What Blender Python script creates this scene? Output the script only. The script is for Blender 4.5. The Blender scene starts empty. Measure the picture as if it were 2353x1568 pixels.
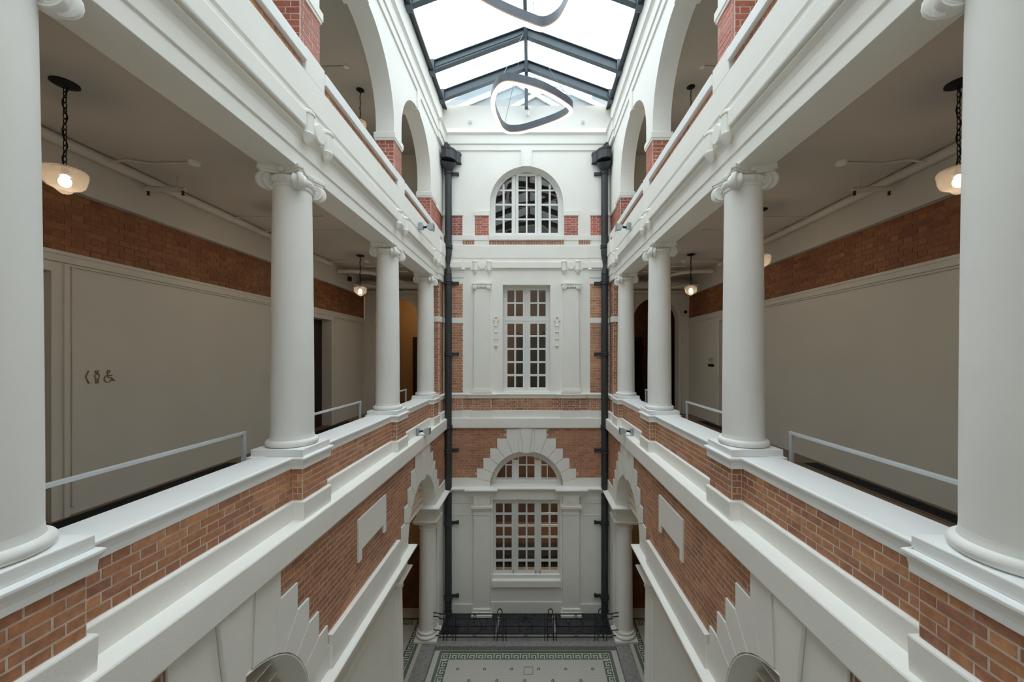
import bpy, bmesh, math, random
from mathutils import Vector, Matrix
random.seed(7)
R = math.radians
sc = bpy.context.scene
COL = sc.collection
ZO = 8.12            # height of the eye above the mosaic floor; heights below are given relative to the eye
CX = 0.18            # the eye stands a little right of the court's axis

# ------------------------------------------------------------------ camera
cam = bpy.data.cameras.new('camera'); camo = bpy.data.objects.new('camera', cam); COL.objects.link(camo)
cam.sensor_width = 36.0; cam.lens = 870.0/2353*36; cam.shift_x = -(1223-1176.5)/2353; cam.shift_y = (818-784)/2353
cam.clip_start = 0.05; cam.clip_end = 400
camo.location = (CX, 0, ZO); camo.rotation_euler = (R(90), 0, 0); sc.camera = camo
# ------------------------------------------------------------------ sky and exposure
w = bpy.data.worlds.new('sky'); sc.world = w; w.use_nodes = True
nt = w.node_tree; bg = nt.nodes['Background']
tc = nt.nodes.new('ShaderNodeTexCoord'); mp = nt.nodes.new('ShaderNodeMapping'); mp.inputs['Scale'].default_value = (1, 1, 1.6)
nz = nt.nodes.new('ShaderNodeTexNoise'); nz.inputs['Scale'].default_value = 1.3; nz.inputs['Detail'].default_value = 4
cr = nt.nodes.new('ShaderNodeValToRGB'); cr.color_ramp.elements[0].color = (.91, .965, .98, 1); cr.color_ramp.elements[1].color = (.98, 1, .99, 1)
nt.links.new(tc.outputs['Generated'], mp.inputs[0]); nt.links.new(mp.outputs[0], nz.inputs['Vector'])
nt.links.new(nz.outputs[0], cr.inputs[0]); nt.links.new(cr.outputs[0], bg.inputs[0])
# overcast sky: the zenith three times as bright as the horizon
SKY = 5.8
sp = nt.nodes.new('ShaderNodeSeparateXYZ'); nt.links.new(tc.outputs['Generated'], sp.inputs[0])
mr_ = nt.nodes.new('ShaderNodeMapRange'); mr_.inputs[1].default_value = 0; mr_.inputs[2].default_value = 1
mr_.inputs[3].default_value = SKY/3; mr_.inputs[4].default_value = SKY
nt.links.new(sp.outputs['Z'], mr_.inputs[0]); nt.links.new(mr_.outputs[0], bg.inputs[1])
sc.view_settings.view_transform = 'Standard'; sc.view_settings.look = 'None'
sc.view_settings.gamma = 1; sc.view_settings.use_curve_mapping = False
sc.view_settings.exposure = 0.0
sc.cycles.max_bounces = 14; sc.cycles.diffuse_bounces = 10; sc.cycles.glossy_bounces = 4
sc.cycles.transparent_max_bounces = 16; sc.cycles.use_denoising = True; sc.cycles.sample_clamp_indirect = 6
sc.cycles.caustics_reflective = False; sc.cycles.caustics_refractive = False

# ------------------------------------------------------------------ materials
def mat(name, col, rough=.7, noise=.06, scale=3.0, bump=.0, bscale=60, metal=0, spec=.3, col2=None, det=4):
    m = bpy.data.materials.new(name); m.use_nodes = True; n = m.node_tree.nodes; l = m.node_tree.links
    b = n['Principled BSDF']; b.inputs['Roughness'].default_value = rough; b.inputs['Metallic'].default_value = metal
    b.inputs['Specular IOR Level'].default_value = spec
    g = n.new('ShaderNodeNewGeometry')
    t = n.new('ShaderNodeTexNoise'); t.inputs['Scale'].default_value = scale; t.inputs['Detail'].default_value = det
    l.new(g.outputs['Position'], t.inputs['Vector'])
    r = n.new('ShaderNodeValToRGB'); r.color_ramp.elements[0].position = .3; r.color_ramp.elements[1].position = .7
    c2 = col2 or tuple(c*(1-noise*2) for c in col); r.color_ramp.elements[0].color = (*c2, 1); r.color_ramp.elements[1].color = (*col, 1)
    l.new(t.outputs[0], r.inputs[0]); l.new(r.outputs[0], b.inputs['Base Color'])
    if bump:
        t2 = n.new('ShaderNodeTexNoise'); t2.inputs['Scale'].default_value = bscale; t2.inputs['Detail'].default_value = 6
        l.new(g.outputs['Position'], t2.inputs['Vector'])
        bp = n.new('ShaderNodeBump'); bp.inputs['Strength'].default_value = bump; bp.inputs['Distance'].default_value = .004
        l.new(t2.outputs[0], bp.inputs['Height']); l.new(bp.outputs[0], b.inputs['Normal'])
    return m
def emis(name, col, s):
    m = bpy.data.materials.new(name); m.use_nodes = True; n = m.node_tree.nodes
    b = n['Principled BSDF']; b.inputs['Base Color'].default_value = (*col, 1)
    b.inputs['Emission Color'].default_value = (*col, 1); b.inputs['Emission Strength'].default_value = s
    return m
def brickmat(name, stops):
    m = bpy.data.materials.new(name); m.use_nodes = True; n = m.node_tree.nodes; l = m.node_tree.links
    b = n['Principled BSDF']; b.inputs['Roughness'].default_value = .55; b.inputs['Specular IOR Level'].default_value = .4
    oi = n.new('ShaderNodeObjectInfo'); g = n.new('ShaderNodeNewGeometry')
    ad = n.new('ShaderNodeMath'); ad.operation = 'ADD'; fr = n.new('ShaderNodeMath'); fr.operation = 'FRACT'
    l.new(oi.outputs['Random'], ad.inputs[0]); l.new(g.outputs['Random Per Island'], ad.inputs[1]); l.new(ad.outputs[0], fr.inputs[0])
    r = n.new('ShaderNodeValToRGB'); e = r.color_ramp.elements
    while len(e) < len(stops): e.new(.5)
    for i, c in enumerate(stops): e[i].position = i/(len(stops)-1); e[i].color = (*c, 1)
    l.new(fr.outputs[0], r.inputs[0])
    t = n.new('ShaderNodeTexNoise'); t.inputs['Scale'].default_value = 22; t.inputs['Detail'].default_value = 6; l.new(g.outputs['Position'], t.inputs['Vector'])
    t3 = n.new('ShaderNodeTexNoise'); t3.inputs['Scale'].default_value = 1.1; t3.inputs['Detail'].default_value = 3; l.new(g.outputs['Position'], t3.inputs['Vector'])
    mm = n.new('ShaderNodeMath'); mm.operation = 'MULTIPLY'; l.new(t.outputs[0], mm.inputs[0]); l.new(t3.outputs[0], mm.inputs[1])
    mr = n.new('ShaderNodeMapRange'); mr.inputs[1].default_value = .12; mr.inputs[2].default_value = .4; mr.inputs[3].default_value = .68; mr.inputs[4].default_value = 1.2
    l.new(mm.outputs[0], mr.inputs[0])
    mx = n.new('ShaderNodeMix'); mx.data_type = 'RGBA'; mx.blend_type = 'MULTIPLY'; mx.inputs[0].default_value = 1
    l.new(r.outputs[0], mx.inputs[6]); l.new(mr.outputs[0], mx.inputs[7]); l.new(mx.outputs[2], b.inputs['Base Color'])
    bp = n.new('ShaderNodeBump'); bp.inputs['Strength'].default_value = .5; bp.inputs['Distance'].default_value = .004
    t2 = n.new('ShaderNodeTexNoise'); t2.inputs['Scale'].default_value = 70; t2.inputs['Detail'].default_value = 5; l.new(g.outputs['Position'], t2.inputs['Vector'])
    l.new(t2.outputs[0], bp.inputs['Height']); l.new(bp.outputs[0], b.inputs['Normal'])
    return m
def glass(name, tint=(1, 1, 1), gl=.0, fres=1.5, rough=0.0):
    m = bpy.data.materials.new(name); m.use_nodes = True; n = m.node_tree.nodes; l = m.node_tree.links
    for x in list(n): n.remove(x)
    o = n.new('ShaderNodeOutputMaterial'); tr = n.new('ShaderNodeBsdfTransparent'); tr.inputs[0].default_value = (*tint, 1)
    gg = n.new('ShaderNodeBsdfGlossy'); gg.inputs['Roughness'].default_value = rough
    f = n.new('ShaderNodeLayerWeight'); f.inputs[0].default_value = .5
    pw = n.new('ShaderNodeMath'); pw.operation = 'POWER'; pw.inputs[1].default_value = 5; l.new(f.outputs['Facing'], pw.inputs[0])
    a = n.new('ShaderNodeMath'); a.operation = 'MULTIPLY_ADD'; a.inputs[1].default_value = .9; a.inputs[2].default_value = gl+((fres-1)/(fres+1))**2; a.use_clamp = True
    mx = n.new('ShaderNodeMixShader'); l.new(pw.outputs[0], a.inputs[0]); l.new(a.outputs[0], mx.inputs[0])
    l.new(tr.outputs[0], mx.inputs[1]); l.new(gg.outputs[0], mx.inputs[2]); l.new(mx.outputs[0], o.inputs[0])
    return m
WHITE = mat('white_plaster', (.87, .858, .81), .75, .018, 1.7, .35, 45)
WHITEC = mat('white_coping_paint', (.86, .87, .865), .55, .02, 2.3, .25, 40)
COLM = mat('column_plaster', (.84, .835, .805), .7, .03, 1.6, .16, 40)
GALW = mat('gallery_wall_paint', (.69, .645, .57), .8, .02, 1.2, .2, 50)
JBED = mat('joint_mortar', (.36, .29, .23), .9, .1, 9)
HALO = mat('orange_halo', (.45, .25, .14), .5, .05, 5)  # orange halo round the glowing strips, put into a colour
DETM = mat('detector_plastic', (.76, .74, .70), .5, .02, 5)
GALD = mat('taupe_door_paint', (.42, .35, .27), .6, .03, 2)
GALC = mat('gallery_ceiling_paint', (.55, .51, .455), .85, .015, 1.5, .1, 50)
MORT = mat('mortar', (.74, .635, .545), .95, .12, 9, .5, 50)
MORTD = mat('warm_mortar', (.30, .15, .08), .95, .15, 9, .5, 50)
BRK = brickmat('brown_red_brick', [(.40, .175, .10), (.53, .25, .125), (.43, .19, .115), (.60, .30, .15), (.37, .165, .11)])
BRR = brickmat('red_brick', [(.42, .11, .07), (.52, .17, .11), (.45, .13, .09), (.36, .11, .085)])
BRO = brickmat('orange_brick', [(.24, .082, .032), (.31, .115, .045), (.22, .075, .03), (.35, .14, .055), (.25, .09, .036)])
STEEL = mat('blue_grey_steel', (.075, .10, .12), .45, .08, 5, 0, 50, .0, .5)
IRON = mat('black_iron', (.018, .018, .02), .5, .1, 8, .2, 60, 0, .4)
PIPEM = mat('dark_grey_pipe', (.040, .044, .050), .5, .15, 6, .3, 60, 0, .5)
FRAME = mat('white_joinery', (.78, .78, .76), .45, .02, 4)
RAIL = mat('pale_grey_rail', (.62, .66, .69), .4, .03, 5, 0, 50, 0, .5)
BRASS = mat('brass', (.42, .28, .10), .4, .1, 10, 0, 50, .9)
BRONZE = mat('bronze_symbol', (.30, .20, .085), .5, .1, 10, 0, 50, .3)
PANE = glass('window_glass', (.66, .65, .62), .015, 1.45)
SKYG = glass('roof_glass', (.93, .97, 1.0), .0, 1.45)
LAMPG = glass('lamp_glass', (.90, .86, .82), .05, 1.4, .12)
def milky(m, f):
    n = m.node_tree.nodes; l = m.node_tree.links; o = n['Material Output'] if 'Material Output' in n else [x for x in n if x.type == 'OUTPUT_MATERIAL'][0]
    src = o.inputs[0].links[0].from_socket; t = n.new('ShaderNodeBsdfTranslucent'); t.inputs[0].default_value = (.95, .85, .78, 1)
    d = n.new('ShaderNodeBsdfDiffuse'); d.inputs[0].default_value = (.8, .76, .72, 1); a = n.new('ShaderNodeAddShader')
    l.new(t.outputs[0], a.inputs[0]); l.new(d.outputs[0], a.inputs[1])
    mx = n.new('ShaderNodeMixShader'); mx.inputs[0].default_value = f; l.new(src, mx.inputs[1]); l.new(t.outputs[0], mx.inputs[2]); l.new(mx.outputs[0], o.inputs[0])
milky(LAMPG, .06)
BAND = mat('anthracite_band', (.045, .055, .07), .35, .08, 5, 0, 50, .2, .5)
BULB = emis('bulb_glow', (1, .80, .55), 60)
RING = emis('ring_light_diffuser', (1, .95, .88), 1.2)
STONE = mat('grey_granite', (.33, .32, .31), .8, .2, 14, .4, 60, col2=(.22, .215, .21), det=8)
MOSA = None
FLOORW = mat('brown_gallery_floor', (.20, .14, .095), .5, .12, 5)
WOOD = mat('brown_wood', (.20, .085, .035), .5, .2, 4)
DWOOD = mat('dark_door_wood', (.035, .022, .016), .45, .2, 6)
YEL = mat('ochre_wall', (.50, .33, .17), .8, .03, 3)
DARKG = mat('dark_floor_glass', (.035, .035, .04), .18, .2, 8, 0, 50, 0, .5)
PIPEW = mat('cream_service_pipe', (.60, .56, .50), .6, .03, 4)
LAMPH = mat('galvanised_housing', (.45, .50, .52), .4, .08, 8, 0, 50, .4)
GREEN = mat('green_tesserae', (.10, .16, .11), .6, .2, 40)
BLKM = mat('matt_black', (.012, .011, .011), .6, .1, 8)
FAR = mat('pale_far_building', (.27, .31, .33), .8, .03, 2)

def mosaic_mat(name, col, joint, sz):
    m = mat(name, col, .6, .05, 30); n = m.node_tree.nodes; l = m.node_tree.links; b = n['Principled BSDF']
    g = n.new('ShaderNodeNewGeometry'); br = n.new('ShaderNodeTexBrick'); br.inputs['Scale'].default_value = 1
    br.inputs['Brick Width'].default_value = sz; br.inputs['Row Height'].default_value = sz*.87; br.inputs['Mortar Size'].default_value = sz*.09
    br.inputs['Color1'].default_value = (*col, 1); br.inputs['Color2'].default_value = (*[c*.94 for c in col], 1); br.inputs['Mortar'].default_value = (*joint, 1)
    l.new(g.outputs['Position'], br.inputs['Vector']); l.new(br.outputs[0], b.inputs['Base Color'])
    return m
MOSA = mosaic_mat('cream_mosaic', (.68, .66, .60), (.30, .29, .27), .028)

# ------------------------------------------------------------------ mesh helpers
ORI = {}
CUR = [None]
class MB:
    def __init__(s, mx=1, off=(0, 0, 0)): s.v = []; s.f = []; s.mx = mx; s.off = off
    def add(s, vs, fs):
        b = len(s.v); ox, oy, oz = s.off
        s.v += [((x+ox)*s.mx, y+oy, z+oz) for x, y, z in vs]; s.f += [tuple(i+b for i in f) for f in fs]
        return s
    def box(s, x0, x1, y0, y1, z0, z1):
        if x1-x0 > .01 and y1-y0 > .01 and z1-z0 > .01:      # fractions of a millimetre apart, so no two faces coincide
            e = [random.uniform(0, .0007) for _ in range(6)]; x0 -= e[0]; x1 += e[1]; y0 -= e[2]; y1 += e[3]; z0 -= e[4]; z1 += e[5]
        return s.add([(x0, y0, z0), (x1, y0, z0), (x1, y1, z0), (x0, y1, z0), (x0, y0, z1), (x1, y0, z1), (x1, y1, z1), (x0, y1, z1)],
                     [(0, 3, 2, 1), (4, 5, 6, 7), (0, 1, 5, 4), (1, 2, 6, 5), (2, 3, 7, 6), (3, 0, 4, 7)])
    def prism(s, poly, axis, a0, a1):
        n = len(poly)
        if abs(a1-a0) > .01: a0 -= random.uniform(0, .0007); a1 += random.uniform(0, .0007)
        def P(p, a):
            return (a, p[0], p[1]) if axis == 'x' else (p[0], a, p[1]) if axis == 'y' else (p[0], p[1], a)
        vs = [P(p, a0) for p in poly] + [P(p, a1) for p in poly]
        fs = [tuple(range(n)), tuple(range(2*n-1, n-1, -1))] + [(i, (i+1) % n, n+(i+1) % n, n+i) for i in range(n)]
        return s.add(vs, fs)
    def tube(s, pts, r, n=8, closed=False, rs=None):
        pts = [Vector(p) for p in pts]; m = len(pts); vs = []; up = Vector((0, 0, 1)); pu = None
        for i, p in enumerate(pts):
            a = pts[(i-1) % m] if (closed or i > 0) else p; c = pts[(i+1) % m] if (closed or i < m-1) else p
            t = (c-a).normalized()
            ref = up if abs(t.z) < .95 else Vector((1, 0, 0))
            u = t.cross(ref).normalized()
            if pu is not None:
                q = pu-t*pu.dot(t)
                if q.length > .2: u = q.normalized()
            pu = u; v = u.cross(t).normalized(); rr = rs[i] if rs else r
            vs += [tuple(p+u*math.cos(2*math.pi*k/n)*rr+v*math.sin(2*math.pi*k/n)*rr) for k in range(n)]
        fs = []
        for i in range(m if closed else m-1):
            j = (i+1) % m
            fs += [(i*n+k, i*n+(k+1) % n, j*n+(k+1) % n, j*n+k) for k in range(n)]
        if not closed: fs += [tuple(range(n-1, -1, -1)), tuple(range((m-1)*n, m*n))]
        return s.add(vs, fs)
    def lathe(s, prof, c=(0, 0, 0), n=32, axis='z'):
        vs = []; fs = []; m = len(prof)
        for r, h in prof:
            for k in range(n):
                a = 2*math.pi*k/n; p, q = r*math.cos(a), r*math.sin(a)
                vs.append((c[0]+p, c[1]+q, c[2]+h) if axis == 'z' else (c[0]+p, c[1]+h, c[2]+q) if axis == 'y' else (c[0]+h, c[1]+p, c[2]+q))
        for i in range(m-1): fs += [(i*n+k, i*n+(k+1) % n, (i+1)*n+(k+1) % n, (i+1)*n+k) for k in range(n)]
        if prof[0][0] > 1e-6: fs.append(tuple(range(n-1, -1, -1)))
        if prof[-1][0] > 1e-6: fs.append(tuple(range((m-1)*n, m*n)))
        return s.add(vs, fs)
    def sweep(s, prof, path, closed=False):
        """profile (d, z) carried along a plan path with mitres; d is measured to the right of the path."""
        m = len(path); n = len(prof); vs = []; ns = []
        for i in range(m if closed else m-1):
            ax, ay = path[i]; bx, by = path[(i+1) % m]; L = math.hypot(bx-ax, by-ay); ns.append(((by-ay)/L, -(bx-ax)/L))
        for i in range(m):
            if closed: a, b = ns[i-1], ns[i]
            else: a = ns[max(i-1, 0)]; b = ns[min(i, m-2)]
            k = 1+a[0]*b[0]+a[1]*b[1]; mxx, myy = (a[0]+b[0])/k, (a[1]+b[1])/k
            vs += [(path[i][0]+mxx*d, path[i][1]+myy*d, z) for d, z in prof]
        fs = []
        for i in range(m if closed else m-1):
            j = (i+1) % m
            fs += [(i*n+k, i*n+(k+1) % n, j*n+(k+1) % n, j*n+k) for k in range(n)]
        if not closed: fs += [tuple(range(n)), tuple(range(m*n-1, (m-1)*n-1, -1))]
        return s.add(vs, fs)
    def build(s, name, m, parent=None, smooth=None, bevel=0, kind=None):
        me = bpy.data.meshes.new(name)
        vs = [(x, y, z+ZO) for x, y, z in s.v]
        if parent is None:
            xs, ys, zs = zip(*vs); o0 = ((min(xs)+max(xs))/2, (min(ys)+max(ys))/2, min(zs))
        else: o0 = ORI[parent]
        me.from_pydata([(x-o0[0], y-o0[1], z-o0[2]) for x, y, z in vs], [], s.f)
        bm = bmesh.new(); bm.from_mesh(me); bmesh.ops.recalc_face_normals(bm, faces=bm.faces); bm.to_mesh(me); bm.free()
        me.materials.append(m)
        if smooth:
            me.polygons.foreach_set('use_smooth', [True]*len(me.polygons)); me.set_sharp_from_angle(angle=R(smooth))
        o = bpy.data.objects.new(name, me); COL.objects.link(o)
        if parent: o.parent = parent
        else: o.location = o0
        ORI[o] = o0
        if bevel:
            b = o.modifiers.new('bevel', 'BEVEL'); b.width = bevel; b.segments = 2; b.limit_method = 'ANGLE'; b.angle_limit = R(40)
        if kind: o['kind'] = kind
        return o
def root(name, loc, label=None, cat=None, group=None, kind=None):
    o = bpy.data.objects.new(name, None); COL.objects.link(o); o.empty_display_size = .1
    o.location = (loc[0], loc[1], loc[2]+ZO); ORI[o] = (loc[0], loc[1], loc[2]+ZO); return tag(o, label, cat, group, kind)
def tag(o, label=None, cat=None, group=None, kind=None):
    if label: o['label'] = label
    if cat: o['category'] = cat
    if group: o['group'] = group
    if kind: o['kind'] = kind
    return o
def kids(o): return [c for c in COL.objects if c.parent is o]
def copy_tree(o, loc=None, rz=None, label=None, parent=None, cs=None):
    c = o.copy(); COL.objects.link(c); c.parent = parent
    if loc is not None: c.location = (loc[0], loc[1], loc[2]+ZO)
    if rz is not None: c.rotation_euler[2] = rz
    if label: c['label'] = label
    for ch in o.children: copy_tree(ch, parent=c)
    return c
SIDE = {-1: 'left', 1: 'right'}

# ------------------------------------------------------------------ bricks
UB = {}
def brick_mesh(L, H, m, d=.0035, c=.0015):
    k = (round(L, 2), round(H, 3), m.name, d)
    if k not in UB:
        l, h = k[0]/2, k[1]/2
        v = [(-l, 0.02, -h), (l, 0.02, -h), (l, 0.02, h), (-l, 0.02, h), (-l, -d+c, -h), (l, -d+c, -h), (l, -d+c, h), (-l, -d+c, h),
             (-l+c, -d, -h+c), (l-c, -d, -h+c), (l-c, -d, h-c), (-l+c, -d, h-c)]
        f = [(4, 5, 1, 0), (5, 6, 2, 1), (6, 7, 3, 2), (7, 4, 0, 3), (8, 9, 5, 4), (9, 10, 6, 5), (10, 11, 7, 6), (11, 8, 4, 7), (11, 10, 9, 8)]
        me = bpy.data.meshes.new('brick'); me.from_pydata(v, [], f); me.materials.append(m); UB[k] = (me, v, f)
    return UB[k]
def vis(x, y, z):
    if y < .3: return 0
    px = 1223+870*(x-CX)/y; py = 818-870*z/y
    if not (-60 < px < 2413 and -60 < py < 1628): return 0
    return 1/math.dist((x, y, z), (CX, 0, 0))
class Bricks:
    """collects bricks of one wall; the largest in view become parts, the rest one joined part"""
    def __init__(s, parent, limit=290): s.p = parent; s.lim = limit; s.items = []
    def field(s, P, rot, u0, u1, z0, z1, m, keep=None, ch=.08, mod=.375, solid=.238, head=.113, joint=.0125, soldier=False, depth=.0035, phase=0):
        """P(u,z) gives the point of the wall face; rot turns local -y to the outside"""
        if soldier:
            n = max(1, round((u1-u0)/.08)); st = (u1-u0)/n
            for i in range(n):
                s.put(P, rot, u0+(i+.5)*st, (z0+z1)/2, st-joint, z1-z0-joint*.6, m, depth, keep)
            return
        rows = max(1, round((z1-z0)/ch)); h = (z1-z0)/rows
        for r in range(rows):
            u = u0 - (mod/2 if (r+phase) % 2 else 0); zc = z0+(r+.5)*h; k = 0
            while u < u1-.005:
                L = .25 if k % 2 == 0 else .125
                a, b = max(u, u0), min(u+L, u1); u += L; k += 1
                if b-a < .03: continue
                if k == 1 and a > u0 and False: continue
                s.put(P, rot, (a+b)/2, zc, b-a-joint, h-joint, m, depth, keep)
    def put(s, P, rot, uc, zc, L, H, m, depth, keep):
        if keep and not keep(uc, zc): return
        x, y, z = P(uc, zc); s.items.append((vis(x, y, z)*L, (x, y, z), rot, L, H, m, depth))
    def done(s):
        s.items.sort(key=lambda t: -t[0]); big = [t for t in s.items[:s.lim] if t[0] > 0]; rest = s.items[len(big):]
        o0 = ORI[s.p]
        for _, (x, y, z), rot, L, H, m, dp in big:
            me, _v, _f = brick_mesh(L, H, m, dp); o = bpy.data.objects.new('brick', me); COL.objects.link(o); o.parent = s.p
            j = random.uniform(-.002, .002)
            o.location = (x-o0[0]+math.sin(rot)*j, y-o0[1]-math.cos(rot)*j, z+ZO-o0[2]); o.rotation_euler = (0, random.uniform(-.004, .004), rot)
        by = {}
        for t in rest: by.setdefault(t[5].name, []).append(t)
        for mn, ts in by.items():
            V = []; F = []
            for _, (x, y, z), rot, L, H, m, dp in ts:
                _m, v, f = brick_mesh(L, H, m, dp); b = len(V); c, sn = math.cos(rot), math.sin(rot)
                V += [(x+a*c-q*sn-o0[0], y+a*sn+q*c-o0[1], z+h+ZO-o0[2]) for a, q, h in v]; F += [tuple(i+b for i in ff) for ff in f]
            me = bpy.data.meshes.new('brickwork'); me.from_pydata(V, [], F); me.materials.append(bpy.data.materials[mn])
            o = bpy.data.objects.new('brickwork', me); COL.objects.link(o); o.parent = s.p; o['kind'] = 'stuff'
def SP(sd, X):      # face of a side wall looking into the court
    return (lambda u, z: (sd*X, u, z)), (R(90) if sd < 0 else R(-90))
def EP(Y):          # face that looks towards the eye
    return (lambda u, z: (u, Y, z)), 0.0

# ------------------------------------------------------------------ main dimensions
YF, YE = -0.6, 11.9
CY = [2.04, 4.757, 7.89, 10.70]
XW = 5.10           # gallery back walls
ZG, ZC = -1.82, 2.40  # gallery floor, gallery ceiling
def rnd(h): return h

# court path with jogs at the columns; x is the distance from the axis
def court(xb, ye, jog=None, p=.0, half=.27, corner=None, pil=None, pp=.0):
    """plan path round the three sides; jog: list of Y, p: how far a pier comes forward"""
    L = [(-xb, YF)]
    for y in (jog or []): L += [(-xb, y-half), (-xb+p, y-half), (-xb+p, y+half), (-xb, y+half)]
    if corner: L += [(-xb, corner), (-xb+p*.8, corner), (-xb+p*.8, ye)]
    else: L += [(-xb, ye)]
    x0 = -L[-1][0]
    E = []
    for a, b, q in (pil or []): E += [(a, ye), (a, ye-q), (b, ye-q), (b, ye)]
    Rr = [(-x, y) for x, y in reversed(L)]
    return L + E + Rr

# =================================================================== STRUCTURE
# ---- slabs and outer shell
def sbox(name, m, x0, x1, y0, y1, z0, z1, kind='structure', mx=1):
    return MB(mx).box(x0, x1, y0, y1, z0, z1).build(name, m, kind=kind)
fl = root('floor', (0, 5, -8.3), 'cream mosaic court floor with green key border', kind='structure')
MB().box(-2.40, 2.40, YF, 10.43, -8.3, -8.12).build('mosaic_field', MOSA, fl)
MB().box(-2.49, -2.40, YF, 10.43, -8.3, -8.118).build('margin', MOSA, fl); MB().box(2.40, 2.49, YF, 10.43, -8.3, -8.118).build('margin', MOSA, fl)
for sd in (-1, 1):
    for i in range(6):
        MB(sd).box(2.49, 2.88, YF+i*1.838+.004, YF+(i+1)*1.838-.004, -8.3, -8.0).build('stone_strip', STONE, fl, bevel=.006)
MB().box(-2.49, 2.49, 10.43, 10.86, -8.3, -8.0).build('stone_kerb', STONE, fl, bevel=.008)
for sd in (-1, 1): MB(sd).box(2.495, 2.88, 10.435, 12.0, -8.3, -8.002).build('stone_strip', STONE, fl, bevel=.006)
# light well glazing beyond the railing
pit = root('floor_grille', (0, 11.4, -8.3), 'row of dark glazed floor panels behind the iron railing', 'floor panel')
xs = [-2.5, -.86, .84, 2.5]
MB().box(-2.55, 2.55, 10.86, 11.9, -8.3, -8.13).build('bed', DARKG, pit)
for a, b in zip(xs[:-1], xs[1:]):
    for y0, y1 in ((10.90, 11.30), (11.33, 11.86)):
        MB().box(a+.04, b-.04, y0, y1, -8.13, -8.09).build('glass_panel', DARKG, pit, bevel=.004)
for a in xs[1:-1]: MB().box(a-.035, a+.035, 10.87, 11.88, -8.13, -8.085).build('panel_frame', STONE, pit)
# meander border
KEY = ["######.", "#....#.", "#.##.#.", "#..#.#.", "####.##"]
def meander(b, x0, y0, dx, dy, n, c, z):
    """run of n units from (x0,y0) along (dx,dy); rows go to the left of the direction"""
    nx, ny = -dy, dx
    for k in range(n):
        for r, row in enumerate(KEY):
            q = 0
            while q < 7:
                if row[q] == '#':
                    e = q
                    while e < 7 and row[e] == '#': e += 1
                    u0, u1 = (k*7+q)*c, (k*7+e)*c-.1*c; w0, w1 = (4-r)*c, (4-r)*c+c*.98
                    X = sorted([x0+dx*u0+nx*w0, x0+dx*u1+nx*w1]); Y = sorted([y0+dy*u0+ny*w0, y0+dy*u1+ny*w1])
                    b.box(X[0], X[1], Y[0], Y[1], z-.01, z+.0015); q = e
                else: q += 1
def square_key(b, x, y, s, z, t):
    for k in (s, s-2*t):
        for a in ((x-k, x+k, y-k, y-k+t), (x-k, x+k, y+k-t, y+k), (x-k, x-k+t, y-k, y+k), (x+k-t, x+k, y-k, y+k)):
            if k > t: b.box(a[0], a[1], a[2], a[3], z-.01, z+.0015)
def border(parent, x0, x1, y0, y1, z, n, mname='mosaic_border'):
    """green band and running key round the far three sides of a rectangle"""
    g = MB(); t = .018
    for i in range(4):      # band of four rows
        d = i*.022
        g.box(x0+d, x1-d, y1-d-t, y1-d, z-.01, z+.0015); g.box(x0+d, x0+d+t, y0, y1-d-t, z-.01, z+.0015); g.box(x1-d-t, x1-d, y0, y1-d-t, z-.01, z+.0015)
    d = .088+.02; kw = .17; c = kw/5
    X0, X1, Y1 = x0+d, x1-d, y1-d
    L = X1-X0-2*kw-.04; un = max(1, int(L/(7*c))); cc = L/(7*un)
    meander(g, X0+kw+.02, Y1-5*cc*1.0, 1, 0, un, min(c, cc), z) if cc <= c else meander(g, X0+kw+.02+(L-7*un*c)/2, Y1-kw, 1, 0, un, c, z)
    un = int((Y1-kw-.03-y0)/(7*c))
    meander(g, X0+kw, Y1-kw-.03-7*un*c, 0, 1, un, c, z); meander(g, X1, Y1-kw-.03-7*un*c, 0, 1, un, c, z)
    for x in (X0+kw/2, X1-kw/2): square_key(g, x, Y1-kw/2, kw/2, z, c*.8)
    e = d+kw+.015
    g.box(x0+e-.012, x1-e+.012, y1-e-.012, y1-e, z-.01, z+.0015); g.box(x0+e-.012, x0+e, y0, y1, z-.01, z+.0015) ; g.box(x1-e, x1-e+.012, y0, y1, z-.01, z+.0015)
    g.box(X0+kw+.004, X0+kw+.014, Y1-kw, Y1, z-.01, z+.0015); g.box(X1-kw-.014, X1-kw-.004, Y1-kw, Y1, z-.01, z+.0015)
    return g.build(mname, GREEN, parent, kind='stuff')
border(fl, -2.35, 2.35, 6.0, 10.41, -8.12, 20)
k = 0
for row, (y, x0) in enumerate([(9.81, -1.756), (9.457, -1.405), (9.1, -1.756), (8.75, -1.405)]):
    for i in range(6 if row % 2 == 0 else 5):
        g = MB(); x = x0+i*.70
        for a in range(6): g.lathe([(0, .002), (.016, .002), (.016, -.005)], (x+.03*math.cos(a*math.pi/3), y+.03*math.sin(a*math.pi/3), -8.12), 6)
        g.build('flower_inlay', GREEN, fl)
g = MB()
for a in ((-.0, .24, 0, .012), (0, .24, .228, .24), (0, .012, 0, .24), (.228, .24, 0, .24)): g.box(.02+a[0]-.06, .02+a[1]-.06, 9.64+a[2], 9.64+a[3], -8.13, -8.117)
g.build('inspection_cover_frame', BRONZE, fl)

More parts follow.
